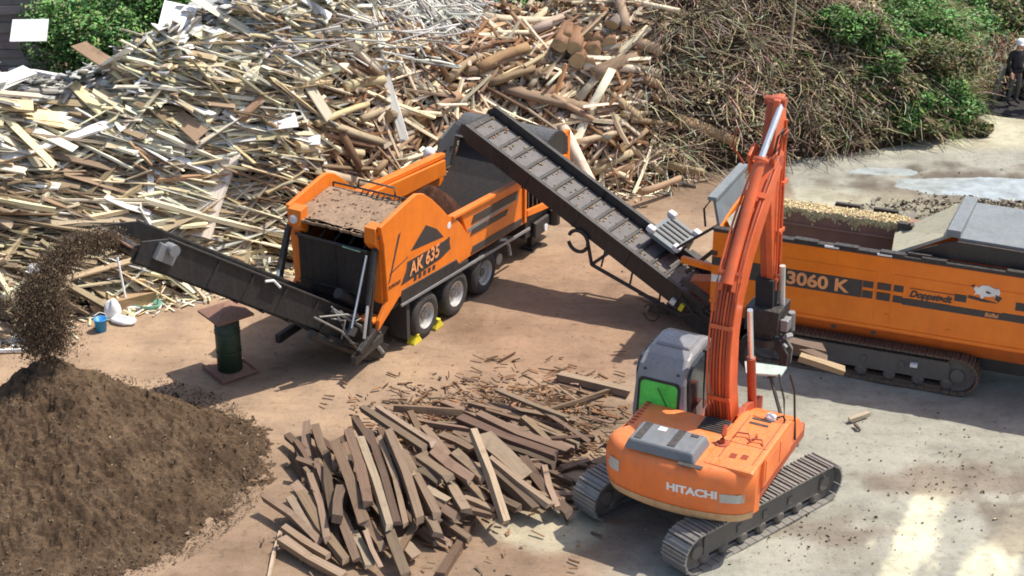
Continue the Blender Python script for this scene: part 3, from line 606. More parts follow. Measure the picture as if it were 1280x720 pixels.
# ------------------------------------------------------------------ wheeled shredder (left)
AO = (-1.89, 35.01, 0)
ak = thing('wood_shredder', 'orange three axle shredder trailer with rear discharge conveyor and open hopper', 'shredder', AO, rad(60))
side = [(-1.09, 1.46), (-1.92, 1.0), (-1.86, 1.22), (-1.52, 1.55), (-1.60, 2.89), (-1.70, 3.34), (-.5, 3.56), (-.28, 3.58), (0, 3.48), (.3, 3.25), (.65, 2.92), (.94, 2.62), (1.22, 2.46), (1.5, 2.2), (1.75, 1.85), (1.78, 1.24), (1.0, 1.28)]
for y0, y1 in ((0, .1), (2.36, 2.46)):
    MB().prism(side, y0, y1).obj('side_panel', 'ak_orange', ak, .015)
MB().box(-1.55, 1.7, .1, 2.36, 1.2, 1.55).box(-.1, .0, .1, 2.36, 1.55, 3.1).box(-1.62, -1.55, .1, 2.36, 1.15, 1.5).obj('chassis_box', 'black', ak)
MB().prism([(-1.62, 3.08), (-.2, 3.24), (-.05, 3.2), (-.05, 3.14), (-.2, 3.16), (-1.62, 3.0)], .1, 2.36).prism([(-1.74, 3.3), (-1.5, 3.34), (-1.5, 3.24), (-1.72, 3.2)], .1, .4).obj('roof', 'dusty_roof', ak, .01)
mb = MB()      # ragged dirt edge and lumps on the roof
rows = []
for i in range(30):
    x = -1.6 + i * .049; rows.append([(x, .14 + j * .055, 3.098 + (x + 1.62) * .11 + .03 * noise.noise(Vector((x * 3, j * .16, 0))) + .012 * noise.noise(Vector((x * 14, j * .8, 0)))) for j in range(41)])
mb.sheet(rows, sm=True)
for i in range(90):
    x, y = U(-1.62, -.15), U(.15, 2.33); s_ = U(.008, .025); z = 3.1 + (x + 1.62) * .11; mb.box(-s_, s_, -s_, s_, -.01, U(.01, .03), T(x, y, z) @ Matrix.Rotation(U(0, 3), 4, 'Z') @ Matrix.Rotation(U(-.2, .2), 4, 'X'))
for i in range(40): x = -1.66 + U(-.03, .05); mb.box(-.06, .05, -U(.03, .1), U(.03, .1), -.03, .03, T(x, .15 + i * .056, 3.06))
mb.obj('roof_dirt', 'dusty_roof', ak)
# roof rack
mb = MB(); zr = 3.34
for yy in (.25, 2.3): mb.tube([(-.15, yy, 3.15), (-.15, yy, zr)], .025, 6)
mb.tube([(-.15, .2, zr), (-.15, 2.3, zr)], .025, 8).tube([(-.32, .2, zr - .12), (-.32, 2.3, zr - .12)], .022, 8)
for i in range(8): mb.tube([(-.15, .5 + i * .14, zr), (-.32, .5 + i * .14, zr - .12)], .02, 6)
mb.tube([(-.15, .65, zr), (-.15, .68, zr + .2), (-.15, 1.6, zr + .2), (-.15, 1.63, zr)], .024, 8)
mb.obj('roof_rail', 'black', ak)
# cheek lamps / rear frame
for y0, y1 in ((.1, .38), (2.02, 2.36)):
    MB().prism([(-1.62, 2.75), (-1.78, 2.95), (-1.76, 3.3), (-1.5, 3.34), (-1.5, 2.75)], y0, y1).obj('rear_post', 'ak_orange', ak, .012)
for y0, y1 in ((.1, .3), (2.2, 2.36)):
    MB().box(-1.6, -1.45, y0, y1, 1.4, 2.75).obj('rear_post', 'ak_orange', ak, .012)
for yy in (2.2,): MB().lathe([(0.001, -.03), (.085, -.03), (.10, 0), (.1, .03)], (-1.79, yy, 3.08), 'x', 20).obj('lamp', 'white', ak)
MB().box(-1.95, -1.5, .1, .5, 1.16, 1.22).obj('rear_bracket', 'ak_orange', ak, .01); MB().box(-1.9, -1.5, 2.0, 2.36, 1.16, 1.22).obj('rear_bracket', 'ak_orange', ak, .01)
MB().box(-1.68, -1.6, .32, 2.18, 1.42, 2.70).box(-1.70, -1.68, .32, 2.18, 2.62, 2.70).box(-1.72, -1.68, .32, 2.18, 1.62, 1.66).box(-1.695, -1.68, 1.2, 1.23, 1.66, 2.62).obj('rubber_curtain', 'belt_black', ak, .01)
mb = MB().tube([(-1.74, .32, 2.72), (-1.74, 2.2, 2.74)], .035, 8)
for i in range(5): mb.bar((-1.6, .5 + i * .38, 2.72), (-.9, .6 + i * .36, 2.95), .05, .04)
mb.box(-1.3, -1.2, .12, 2.34, 2.9, 2.97).obj('curtain_rail', 'black', ak)
MB().tube([(-1.76, .5, 2.7), (-1.76, .95, 2.72)], .022, 6).obj('latch', 'pale_green', ak)
# hopper
hop_n = [(1.5, 2.50), (4.5, 2.27), (4.52, 1.08), (1.76, 1.24), (1.76, 1.9)]
for y0, y1 in ((.02, .10), (2.36, 2.44)): MB().prism(hop_n, y0, y1).obj('hopper_wall', 'ak_orange', ak, .01)
MB().prism([(1.1, 2.46), (1.1, 2.54), (4.52, 2.29), (4.52, 2.21)], -.05, .12).obj('wall_top_rail', 'ak_orange', ak, .015)
MB().prism([(.9, 2.6), (.9, 2.72), (4.52, 2.42), (4.52, 2.3)], 2.3, 2.52).prism([(1.1, 2.1), (1.1, 2.6), (4.4, 2.3), (4.4, 1.9)], 2.22, 2.3).obj('wall_top_rail', 'ak_orange', ak, .02)
for s_ in (4.34,): MB().box(s_, s_ + .09, -.035, .02, 1.22 - s_ * .02, 2.42 - (s_ - 1.5) * .075).obj('wall_rib', 'ak_orange', ak, .008)
MB().sheet([[(1.2, .1, 1.7), (4.6, .1, 1.5)], [(1.2, .5, 1.3), (4.6, .5, 1.2)], [(1.2, 2.0, 1.3), (4.6, 2.0, 1.2)], [(1.2, 2.36, 1.9), (4.6, 2.36, 1.6)]]).obj('hopper_floor', 'interior', ak)
mb = MB(); rows = []
for i in range(32):
    x = 1.1 + i * .085; rows.append([(x, .12 + j * .072, 1.4 + 1.32 * math.exp(-((x - 1.95) / .85) ** 2 - ((.12 + j * .072 - 1.1) / .95) ** 2) + .09 * noise.noise(Vector((x * 5, j * .4, 0)))) for j in range(32)])
mb.sheet(rows); q = mb.obj('shredded_wood', 'shreds', None, smooth=True); q.location = AO; q.rotation_euler = (0, 0, rad(60)); tag(q, 'heap of dark red brown shreddings inside the wheeled shredder hopper', 'wood chips', kind='stuff')
# decals on the flank
def flank(poly, mat='decal', y=-.004, name='stripe', par=ak): return MB().prism(poly, y, 0.0005).obj(name, mat, par)
flank([(-.60, 2.36), (.03, 2.74), (.46, 2.48), (.74, 2.18)]); flank([(-1.02, 1.70), (-.78, 2.0), (-.74, 2.16), (.78, 2.07), (1.0, 2.09), (.98, 1.95), (1.02, 1.78), (.6, 1.70)])
flank([(-1.50, 1.92), (-1.42, 1.98), (-.96, 2.95), (-1.06, 2.92)]); flank([(-1.42, 2.13), (-.7, 2.26), (-.7, 2.28), (-1.42, 2.16)])
MB().prism([(-1.04, 1.28), (1.75, 1.02), (1.75, 1.22), (1.35, 1.26), (1.25, 1.42), (-.98, 1.58), (-1.04, 1.44)], -.02, .05).obj('skirt', 'black', ak, .01)
MB().prism([(-1.06, 1.22), (4.6, .86), (4.6, .93), (-1.06, 1.28)], -.04, .0).obj('skirt_rail', 'steel', ak, .005)
text('AK 635', 'lettering', 'letter_orange', ak, T(-.68, -.020, 1.80) @ Matrix.Rotation(rad(-1.0), 4, 'Y') @ SIDE, .42, .004, .92, .18, .009)
text('DOPPSTADT', 'lettering', 'decal', ak, T(-1.50, -.006, 1.80) @ Matrix.Rotation(rad(2), 4, 'Y') @ SIDE, .12, .003, .7, .15)
mb = MB()
for i in range(5): mb.prism([(-.52 + i * .19, 1.60 - i * .012), (-.40 + i * .19, 1.59 - i * .012), (-.38 + i * .19, 1.70 - i * .012), (-.50 + i * .19, 1.71 - i * .012)], -.004, .001)
mb.obj('mark', 'decal', ak)
MB().lathe([(0.001, -.006), (.075, -.006), (.08, 0)], (.98, 0, 2.36), 'y', 20).obj('sticker', 'white', ak)
for (xa, xb, za, hh) in ((1.95, 3.95, 2.02, .18), (1.9, 3.5, 1.76, .12), (1.9, 4.2, 1.28, .16)):
    MB().prism([(xa, za), (xb, za - (xb - xa) * .07), (xb + .12, za + hh - (xb - xa) * .07), (xa + .12, za + hh)], .0, .021).obj('stripe', 'decal', ak)
MB().box(1.8, 4.1, .012, .02, 1.86, 1.95, Matrix.Identity(4)).obj('stripe', 'steel', ak)
# wheels
def wheel(par, x, yface, z=.535, r=.535, side_=1):
    w_ = MB().lathe([(.001, -.0), (.1, -.0), (.12, .08), (.2, .12), (.22, .3)], (x, yface + .09, z), 'y', 20).obj('wheel', 'track_side', par)
    M_ = MB().lathe([(.30, .02), (.40, .0), (.47, .015), (.515, .05), (r, .09), (r, .30), (.51, .35), (.40, .38), (.3, .36), (.3, .02)], (x, yface, z), 'y', 40)
    for k in range(48):
        a = k * 2 * math.pi / 48; M_.box(-.018, .018, .07, .32, r - .012, r + .006, T(x, yface, z) @ Matrix.Rotation(a, 4, 'Y'))
    M_.obj('tyre', 'rubber', w_)
    rm = MB().lathe([(.305, .03), (.30, .015), (.265, .05), (.25, .13), (.14, .17), (.12, .12), (.001, .11)], (x, yface, z), 'y', 32)
    for k in range(10):
        a = k * math.pi / 5; rm.tube([(x + .17 * math.cos(a), yface + .15, z + .17 * math.sin(a)), (x + .17 * math.cos(a), yface + .11, z + .17 * math.sin(a))], .016, 6)
    rm.obj('rim', 'rim', w_)
for x in (0, 1.27, 2.56): wheel(ak, x, 0)
for x in (0, 1.27, 2.56):
    o = MB().lathe([(.3, 0), (.40, -.02), (.50, .02), (.535, .09), (.535, .30), (.4, .36), (.3, .36)], (x, 2.07, .535), 'y', 28); o.lathe([(.3, .3), (.001, .25)], (x, 2.07, .535), 'y', 20).obj('wheel', 'rubber', ak)
MB().box(-.9, 5.4, .55, .8, .8, 1.2).box(-.9, 5.4, 1.7, 1.95, .8, 1.2).box(-.1, .1, .3, 2.2, .48, .62).box(1.2, 1.34, .3, 2.2, .48, .62).box(2.5, 2.64, .3, 2.2, .48, .62).obj('chassis_frame', 'black', ak)
MB().box(-.75, -.62, .05, .55, .25, 1.2).obj('mudguard', 'rubber', ak, .01)
mb = MB(); mb.tube([(3.2, .02, 1.12), (3.45, .0, 1.05), (3.62, .0, .82), (3.68, .0, .55)], .045, 8).tube([(3.35, .1, .55), (3.35, .5, .55)], .14, 14); mb.obj('mudguard', 'steel', ak)
# front end: grating, engine skid, support leg
mb = MB().bar((4.5, .02, 1.32), (6.5, .02, 1.02), .09, .16).bar((4.52, .03, 2.28), (6.6, .03, 2.1), .09, .12)
for x in (6.5,): mb.box(x, x + .13, -.02, .12, 1.05, 2.78)
mb.bar((6.0, .03, 2.74), (6.62, .03, 2.72), .1, .14).box(6.0, 6.1, -.02, .1, 2.1, 2.78); mb.obj('front_frame', 'ak_orange', ak, .012)
mb = MB().box(4.6, 6.5, .14, .18, 1.15, 2.25)
for i in range(9): mb.box(4.66 + i * .21, 4.72 + i * .21, .06, .14, 1.2 - i * .02, 2.2)
mb.obj('grating', 'black', ak)
MB().box(4.6, 6.4, .1, 2.3, .55, 1.1).box(4.9, 5.6, -.02, .1, .5, .9).obj('engine_skid', 'black', ak, .04)
MB().tube([(5.85, .0, .55), (5.85, .0, .95)], .16, 16).obj('air_tank', 'black', ak); MB().lathe([(.001, -.02), (.09, -.02), (.09, .02)], (5.4, -.03, .62), 'y', 16).obj('lamp', 'white', ak)
MB().box(5.3, 5.45, .3, .45, 0, .6).box(5.15, 5.6, .2, .55, 0, .06).obj('support_leg', 'black', ak, .01)
MB().box(5.3, 5.45, 1.9, 2.05, 0, .6).box(5.15, 5.6, 1.8, 2.15, 0, .06).obj('support_leg', 'black', ak, .01)
# charging funnel: sloping inner wall and rounded hood
def solid_sheet(prof, y0, y1, th, mat, name, par, ny=2, sm_=False):
    n_ = len(prof); off = []
    for i in range(n_):
        a = prof[max(0, i - 1)]; b2 = prof[min(n_ - 1, i + 1)]; d = Vector((b2[0] - a[0], b2[1] - a[1])).normalized(); off.append((prof[i][0] - d.y * th, prof[i][1] + d.x * th))
    return MB().prism(list(prof) + off[::-1], y0, y1, sm=sm_).obj(name, mat, par)
solid_sheet([(3.9, 1.35), (4.7, 1.9), (5.15, 2.3), (5.25, 2.55), (5.3, 2.75)], .12, 2.34, -.03, 'interior', 'funnel_wall', ak)
hood = [(5.2, 2.62)] + [(5.80 - .58 * math.cos(t), 2.45 + .56 * math.sin(t)) for t in np.linspace(.35, 2.9, 14)]
solid_sheet(hood, -.05, 2.5, -.03, 'hood_grey', 'hood', ak)
cap = [(5.80 - .58 * math.cos(t), 2.45 + .56 * math.sin(t)) for t in np.linspace(.35, 3.0, 14)] + [(6.4, 2.3), (5.4, 2.4)]
for y0, y1 in ((-.09, -.05), (2.5, 2.54)): MB().prism(cap, y0, y1).obj('hood_cheek', 'black' if y0 < 0 else 'hood_grey', ak)
MB().prism([(4.2, 2.0), (4.55, 2.75), (5.25, 3.0), (5.3, 2.4), (5.0, 1.9)], 2.44, 2.5).box(4.5, 5.4, 2.5, 2.53, 2.6, 2.65).obj('flap', 'hood_grey', ak, .01)
for x in (4.9, 5.2): MB().lathe([(.001, -.02), (.03, -.02), (.03, .02)], (x - .2, 2.42, 2.4), 'y', 8).obj('bolt', 'black', ak)
MB().lathe([(.001, -.16), (.10, -.13), (.15, -.05), (.15, .03), (.10, .08), (.001, .09)], (4.35, 2.66, 2.42), 'x', 24, sm=True).obj('work_lamp', 'white', ak); MB().tube([(4.35, 2.62, 2.3), (4.35, 2.48, 2.2)], .03, 8).obj('lamp_bracket', 'black', ak)
# discharge conveyor, turned a little outwards
CY = rad(222 - 60); cb = Vector((-1.55, 1.25, .62)); tip = Vector((-1.55 + 5.05 * math.cos(CY), 1.25 + 5.05 * math.sin(CY), 4.18))
def conv_frame(a, b2):
    d = (b2 - a); L = d.length; d.normalize(); s_ = Vector((0, 0, 1)).cross(d).normalized(); u = d.cross(s_)
    return Matrix(((d.x, s_.x, u.x, a.x), (d.y, s_.y, u.y, a.y), (d.z, s_.z, u.z, a.z), (0, 0, 0, 1))), L
CM, CL = conv_frame(cb, tip)
cv = MB().box(-.3, CL - .1, -.50, .50, -.10, -.06).box(-.3, CL - .1, -.50, .50, .03, .06).obj('discharge_conveyor', 'belt_black', ak, M=CM)
for s_ in (-1, 1):
    y0 = .55 * s_
    mb = MB().prism([(-.5, -.16), (CL, -.20), (CL + .05, .22), (CL - .5, .46), (.4, .46), (-.5, .15)], y0, y0 + .04 * s_).prism([(-.3, .44), (CL - .5, .44), (CL - .5, .48), (-.3, .48)], y0 - .03, y0 + .09 * s_)
    for k in range(5): mb.box(.5 + k * .95, .56 + k * .95, min(y0, y0 + .07 * s_), max(y0, y0 + .07 * s_), -.16, .44)
    mb.obj('side_wall', 'black', cv, .006, M=CM)
MB().tube([(CL, -.5, 0), (CL, .5, 0)], .13, 18).obj('drum', 'black', cv, M=CM); MB().tube([(-.2, -.5, 0), (-.2, .5, 0)], .13, 18).obj('drum', 'black', cv, M=CM)
mb = MB().box(-.3, CL - .05, -.46, .46, .061, .075)
for k in range(120): x, y = U(.2, CL), U(-.45, .45); s_ = U(.02, .08); mb.box(-s_, s_, -s_, s_, 0, U(.02, .09), T(x, y, .07) @ Matrix.Rotation(U(0, 3), 4, 'Z'))
mb.obj('belt_load', 'compost', cv, M=CM)
MB().box(CL - .15, CL + .25, -.5, .5, .02, .05).obj('head_flap', 'cap_brown', cv, M=CM)
MB().box(CL - .75, CL - .3, .60, .72, .0, .34).tube([(CL - .55, .85, .3), (CL - .55, .6, .3)], .12, 14).obj('drive_motor', 'steel', cv, .01, M=CM)
mb = MB()
for k in range(7): mb.box(.4 + k * .75, .48 + k * .75, -.54, .54, -.26, -.20)
mb.box(-.2, CL, -.5, -.42, -.24, -.14).box(-.2, CL, .42, .5, -.24, -.14).obj('under_frame', 'black', cv, M=CM)
MB().tube([(CL * .43, .65, .38), (CL * .47, .66, .46), (CL * .5, .65, .38)], .03, 6).obj('handle', 'white', cv, M=CM)
# hinge clutter at the conveyor foot
mb = MB().box(-.75, .9, -.75, .78, -.34, -.16).tube([(.1, .45, .62), (.95, .45, .70)], .12, 16).tube([(1.4, .7, -.3), (-.6, .75, -.35)], .09, 10).box(-.5, .5, .6, .82, -.25, .45).box(-.75, -.3, .5, .85, -.3, .1).box(.5, 1.1, .6, .7, -.2, .3)
mb.obj('hinge_frame', 'black', cv, .01, M=CM)
mb = MB()
for k in range(9):
    a = Vector((U(.3, 1.7), .8, U(-.1, .4))); b2 = Vector((U(-.5, .9), .85, U(-.3, .5))); mb.tube([a, (a + b2) / 2 + Vector((0, .14, U(-.25, .25))), b2], U(.016, .03), 6)
mb.obj('hose', 'track', cv, M=CM)
mb = MB().tube([(-.2, .9, .1), (.3, .9, .2)], .035, 8).tube([(.9, .86, .2), (1.3, .84, .42)], .022, 8).lathe([(.06, -.05), (.06, .05), (.001, .05)], (.0, .9, .3), 'y', 12).tube([(-.6, .9, -.1), (-.2, .95, .05)], .05, 8).box(.4, .6, .84, .92, 0, .2); mb.obj('fitting', 'steel', cv, M=CM)
for yy, nm in ((.05, 1), (2.42, 1)):
    a = Vector((-1.72, yy + (.12 if yy < 1 else 0), 2.78)); b2 = Vector((-2.25, yy + (.1 if yy < 1 else -.1), .95)) if yy < 1 else Vector((-2.5, 2.3, 1.55))
    MB().tube([a, a.lerp(b2, .62)], .062, 12).bar(a + Vector((.08, 0, .1)), b2 + Vector((.15, 0, 0)), .1, .07).obj('hydraulic_cylinder', 'black', ak)
    MB().tube([a.lerp(b2, .6), b2], .036, 10).obj('piston_rod', 'chrome', ak)
a = Vector((-1.7, .38, 2.62)); b2 = Vector((-2.3, .42, 1.15)); MB().tube([a, b2], .03, 8).obj('lift_rod', 'chrome', ak); 
for p1_, p2_, w1, w2 in (((-2.5, .12, .72), (-1.75, .1, 1.05), .12, .14), ((-2.6, .2, .55), (-1.4, .3, .55), .12, .2), ((-2.6, 2.2, .55), (-1.4, 2.2, .55), .12, .2)): MB().bar(p1_, p2_, w1, w2).obj('conveyor_arm', 'black', ak, .01)
MB().box(-2.62, -2.5, 2.15, 2.3, 1.45, 1.62).obj('bracket', 'cream', ak, .01)

# wheel chocks
for (u, v, rz_) in ((518, 428, 60), (545, 409, 240)):
    p_ = at(u, v, 0); t = MB().prism([(-.16, .0), (.16, .0), (.16, .04), (.04, .2), (-.02, .22), (-.16, .05)], -.1, .1).box(-.04, .06, -.11, .11, .18, .24).obj('wheel_chock', 'yellow', None, .012)
    t.location = p_; t.rotation_euler = (0, 0, rad(rz_)); tag(t, 'yellow wheel chock on the camera side of the rear tyre, nearer the conveyor' if rz_ == 60 else 'yellow wheel chock wedged between the rear tyre and the middle tyre', 'wheel chock')

# falling compost and the heap
tw = Matrix.Translation(AO) @ Matrix.Rotation(rad(60), 4, 'Z'); TIP = tw @ tip; dcv = Vector((math.cos(rad(222)), math.sin(rad(222)), 0))
AP = Vector((-8.75, 29.2, 0)); HZ = 2.75; HR = 3.62
def heap(x, y):
    dx, dy = x - AP.x, y - AP.y; d = math.hypot(dx, dy); a = math.atan2(dy, dx); rr_ = HR * (1 + .08 * math.sin(2 * a + 1) + .05 * math.sin(5 * a))
    t = d / rr_; h = HZ * (1 - t) if t < 1 else -.05 * (t - 1) * 10
    h = HZ * (math.sqrt((1 - t) ** 2 + .004) - .06) if t < 1 else h
    h += .35 * math.exp(-((x + 9.2) ** 2 + (y - 26.6) ** 2) / 3.0)
    return h + (fbm(x, y, 1.1) * .10 + (.28 - abs(fbm(x, y, 2.6))) * .20 + (.2 - abs(fbm(x + 7, y, 6.0))) * .10) * min(1, max(0, 1.15 - t) * 3)
mb = MB(); gx = np.arange(-14.2, -3.6, .045); gy = np.arange(24.5, 34.8, .045); nx = len(gx)
V = [(x, y, heap(x, y)) for y in gy for x in gx]
fs = [(j * nx + i, j * nx + i + 1, (j + 1) * nx + i + 1, (j + 1) * nx + i) for j in range(len(gy) - 1) for i in range(nx - 1) if V[j * nx + i][2] > -.3]
mb.add(V, fs)
rnd = [];
for i in range(15000):
    a = U(0, 6.28); d = HR * 1.08 * math.sqrt(R()); x, y = AP.x + math.cos(a) * d, AP.y + math.sin(a) * d; z = heap(x, y) if d < HR * .97 else max(heap(x, y), .02)
    if R() < .35: dd = HR * U(.97, 1.12); x, y = AP.x + math.cos(a) * dd, AP.y + math.sin(a) * dd; z = max(.01, heap(x, y))
    s_ = U(.010, .032) if R() < .97 else U(.03, .06); c3 = Vector((x, y, z + s_ * .3)); q = [c3 + Vector((U(-1, 1), U(-1, 1), U(-.6, 1))) * s_ for _ in range(4)]; mb.add(q, [(0, 1, 2), (0, 2, 3), (0, 3, 1), (1, 3, 2)], jit(random.choice([(.13, .09, .058), (.19, .13, .085), (.25, .18, .12), (.09, .06, .04)]), .3), mi=1)
tag(mb.obj('compost_heap', ['compost', 'debris']), 'large conical heap of shredded brown compost under the discharge conveyor', 'compost heap', kind='stuff')
mb = MB(); apx = AP + Vector((0, 0, HZ - .1))
for i in range(80000):
    t = R() ** .8; k0 = min(1, t / .42); q0 = TIP + dcv * .05; h_ = q0.lerp(apx, k0 ** .8); z = q0.z + .12 + .30 * math.sin(min(1, t * 2.2) * math.pi) - (q0.z - apx.z) * t ** 1.8
    sp = .08 + .16 * min(1, t * 1.8); fz = noise.noise(Vector((t * 9, i % 7, 0))) * .25
    c3 = Vector((h_.x + random.gauss(fz, sp), h_.y + random.gauss(0, sp * .7), z + random.gauss(0, .13)))
    if c3.z < max(0, heap(c3.x, c3.y)): continue
    s_ = U(.006, .019) if R() < .94 else U(.018, .04); k = U(.7, 1.6); base = random.choice([(.12, .08, .05), (.16, .11, .07), (.22, .16, .105), (.08, .054, .035)])
    q = [c3 + Vector((U(-1, 1), U(-1, 1), U(-1.3, 1.3))) * s_ for _ in range(4)]; mb.add(q, [(0, 1, 2), (0, 2, 3), (0, 3, 1), (1, 3, 2)], tuple(v * k for v in base))
tag(mb.obj('falling_compost', 'debris'), 'stream of brown compost falling off the conveyor onto the heap', 'falling compost', kind='stuff')

# ------------------------------------------------------------------ tracked shredder (right)
dw = thing('tracked_shredder', 'large orange tracked shredder with number 3060 K and raised belt conveyor', 'shredder', (9.42, 32.26, 0), rad(-21))
XL, XR = -5.50, 4.2
MB().prism([(XL, 1.30), (XR, 1.30), (XR, 2.95), (XL, 2.95)], 0, .12).obj('side_panel', 'dw_orange', dw, .02)
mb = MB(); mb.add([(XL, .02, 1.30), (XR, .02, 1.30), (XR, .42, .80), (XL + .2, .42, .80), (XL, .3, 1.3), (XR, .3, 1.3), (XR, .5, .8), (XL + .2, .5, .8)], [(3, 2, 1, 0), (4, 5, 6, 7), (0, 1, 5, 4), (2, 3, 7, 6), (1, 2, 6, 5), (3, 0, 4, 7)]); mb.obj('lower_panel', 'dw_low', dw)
MB().box(XL, XR, .0, .06, 1.262, 1.30).box(XL, XR, -.03, .03, 1.30, 1.36).obj('panel_edge', 'dw_orange', dw, .01)
MB().box(XL, XL + .1, .12, 2.5, 1.0, 2.95).box(XL, XR, 2.4, 2.5, 1.2, 2.7).obj('body_wall', 'dw_orange', dw, .01)
MB().box(XL, XR, -.012, .16, 2.955, 3.03).obj('top_rail', 'black', dw, .01)
for x in (-3.75, -2.9, -1.95, -1.1, .6): MB().box(x, x + .5, -.03, .12, 3.03, 3.075).obj('rail_plate', 'black', dw, .005)
for x in (-3.1, -2.0): MB().box(x, x + .3, -.035, -.012, 2.985, 3.025).obj('reflector', 'white', dw)
# doors: thin seams around raised panels
for (xa, xb) in ((-3.9, -1.98), (-1.62, 2.4)):
    MB().prism([(xa, 1.47), (xb, 1.47), (xb, 2.60), (xa, 2.60)], -.014, .001).obj('door', 'dw_orange', dw, .008)
# black band in pieces
def dface(poly, mat='decal', y=-.020, name='stripe'): return MB().prism(poly, y, -.012 if y < -.02 else .0).obj(name, mat, dw)
for (xa, xb, za, zb) in [(-5.49, -5.2, 2.18, 2.36), (-5.15, -2.25, 1.96, 2.36), (-2.24, -2.02, 2.21, 2.36), (-2.24, -2.02, 1.97, 2.14), (-1.94, -1.66, 2.21, 2.36), (-1.94, -1.66, 1.97, 2.14), (-1.60, -1.40, 2.22, 2.37), (-1.60, -1.40, 1.97, 2.13), (-1.40, .62, 1.95, 2.10), (-.36, -.12, 2.22, 2.38), (.75, 3.9, 1.95, 2.12), (.62, .75, 1.95, 2.12), (.86, 3.9, 2.22, 2.40)]:
    dface([(xa, za), (xb, za), (xb, zb), (xa, zb)])
text('3060 K', 'lettering', 'letter_orange', dw, T(-3.86, -.024, 2.03) @ SIDE, .40, .003, 1.12, 0, .012)
MB().prism([(-1.34, 2.10), (-.44, 2.10), (-.36, 2.36), (-1.26, 2.36)], -.026, -.001).obj('name_plate', 'dw_orange', dw)
mb = MB(); 
for q in (((-1.34, 2.10), (-.44, 2.10), (-.44, 2.115), (-1.34, 2.115)), ((-1.27, 2.345), (-.37, 2.345), (-.36, 2.36), (-1.26, 2.36))): mb.prism(q, -.030, -.026)
mb.obj('plate_border', 'decal', dw)
text('Doppstadt', 'lettering', 'decal', dw, T(-1.27, -.030, 2.165) @ SIDE, .205, .003, .96, .3, .011)
text('Büffel', 'lettering', 'letter_orange', dw, T(.28, -.024, 1.985) @ SIDE, .12, .003, 1.0, .1, .003)
# bull emblem, white with dark ground line
bull = [(.02, 2.42), (.05, 2.50), (.0, 2.55), (.03, 2.62), (.1, 2.60), (.16, 2.66), (.28, 2.67), (.42, 2.62), (.50, 2.63), (.53, 2.55), (.50, 2.45), (.50, 2.36), (.45, 2.36), (.43, 2.46), (.32, 2.43), (.22, 2.42), (.20, 2.35), (.16, 2.35), (.15, 2.43), (.08, 2.46)]
MB().prism(bull, -.024, -.001).obj('emblem', 'white', dw)
for poly in (((-.08, 2.40), (.16, 2.37), (.5, 2.31), (.2, 2.30), (-.1, 2.34)), ((.45, 2.5), (.58, 2.44), (.52, 2.34), (.44, 2.38)), ((.26, 2.56), (.36, 2.52), (.31, 2.49), (.24, 2.52)), ((-.06, 2.62), (.02, 2.64), (-.01, 2.59))):
    MB().prism(poly, -.028, -.001).obj('emblem', 'decal', dw)
for x, z in ((-1.7, 1.62), (-.4, 1.5), (-2.8, 1.1), (-1.95, 1.1)): MB().lathe([(.001, -.03), (.05, -.03), (.05, .03)], (x, -.0 if z > 1.2 else .16, z), 'y', 12).obj('latch', 'decal' if z < 1.2 else 'dw_orange', dw)
# hopper interior
mb = MB(); mb.sheet([[(XL + .1, .14, 2.94), (-1.0, .14, 2.98)], [(XL + .1, .9, 1.9), (-1.0, .9, 1.9)], [(XL + .1, 1.4, 1.7), (-1.0, 1.4, 1.7)], [(XL + .1, 2.35, 2.0), (-1.0, 2.35, 2.0)]]); mb.obj('hopper_floor', 'hood_grey', dw)
MB().prism([(-5.3, 2.0), (-1.5, 2.0), (-1.75, 2.76), (-5.3, 2.76)], 2.34, 2.42).box(-5.3, -1.7, 2.26, 2.34, 2.35, 2.39).obj('hopper_wall', 'cap_brown', dw, .01)
mb = MB()
for i in range(3000):
    x = U(-5.3, -1.75); y = 2.335 if R() < .42 else U(2.35, 2.72); dz = abs(random.gauss(0, .06)) * (1.3 + 1.6 * noise.noise(Vector((x * 3, 0, 0)))) if y < 2.34 else 0; s_ = U(.006, .024); mb.box(-s_, s_, -s_, s_, -.02, U(.01, .06), T(x, y, 2.725 - dz) @ Euler((U(-.5, .5), U(-.5, .5), U(0, 3))).to_matrix().to_4x4(), col=jit(random.choice([(.72, .58, .32), (.62, .48, .26), (.8, .68, .42)])))
q = mb.obj('sawdust', 'debris'); q.location = (9.42, 32.26, 0); q.rotation_euler = (0, 0, rad(-21)); tag(q, 'yellow sawdust lying along the far rim of the tracked shredder hopper', 'sawdust', kind='stuff')
MB().box(-5.3, XR, 2.36, 2.72, 2.66, 2.72).obj('hopper_rim', 'cap_brown', dw)
for x in (-3.45, -2.6, -1.35): MB().box(x, x + .55, 2.86, 2.95, 2.70, 2.78).obj('rim_plate', 'black', dw)
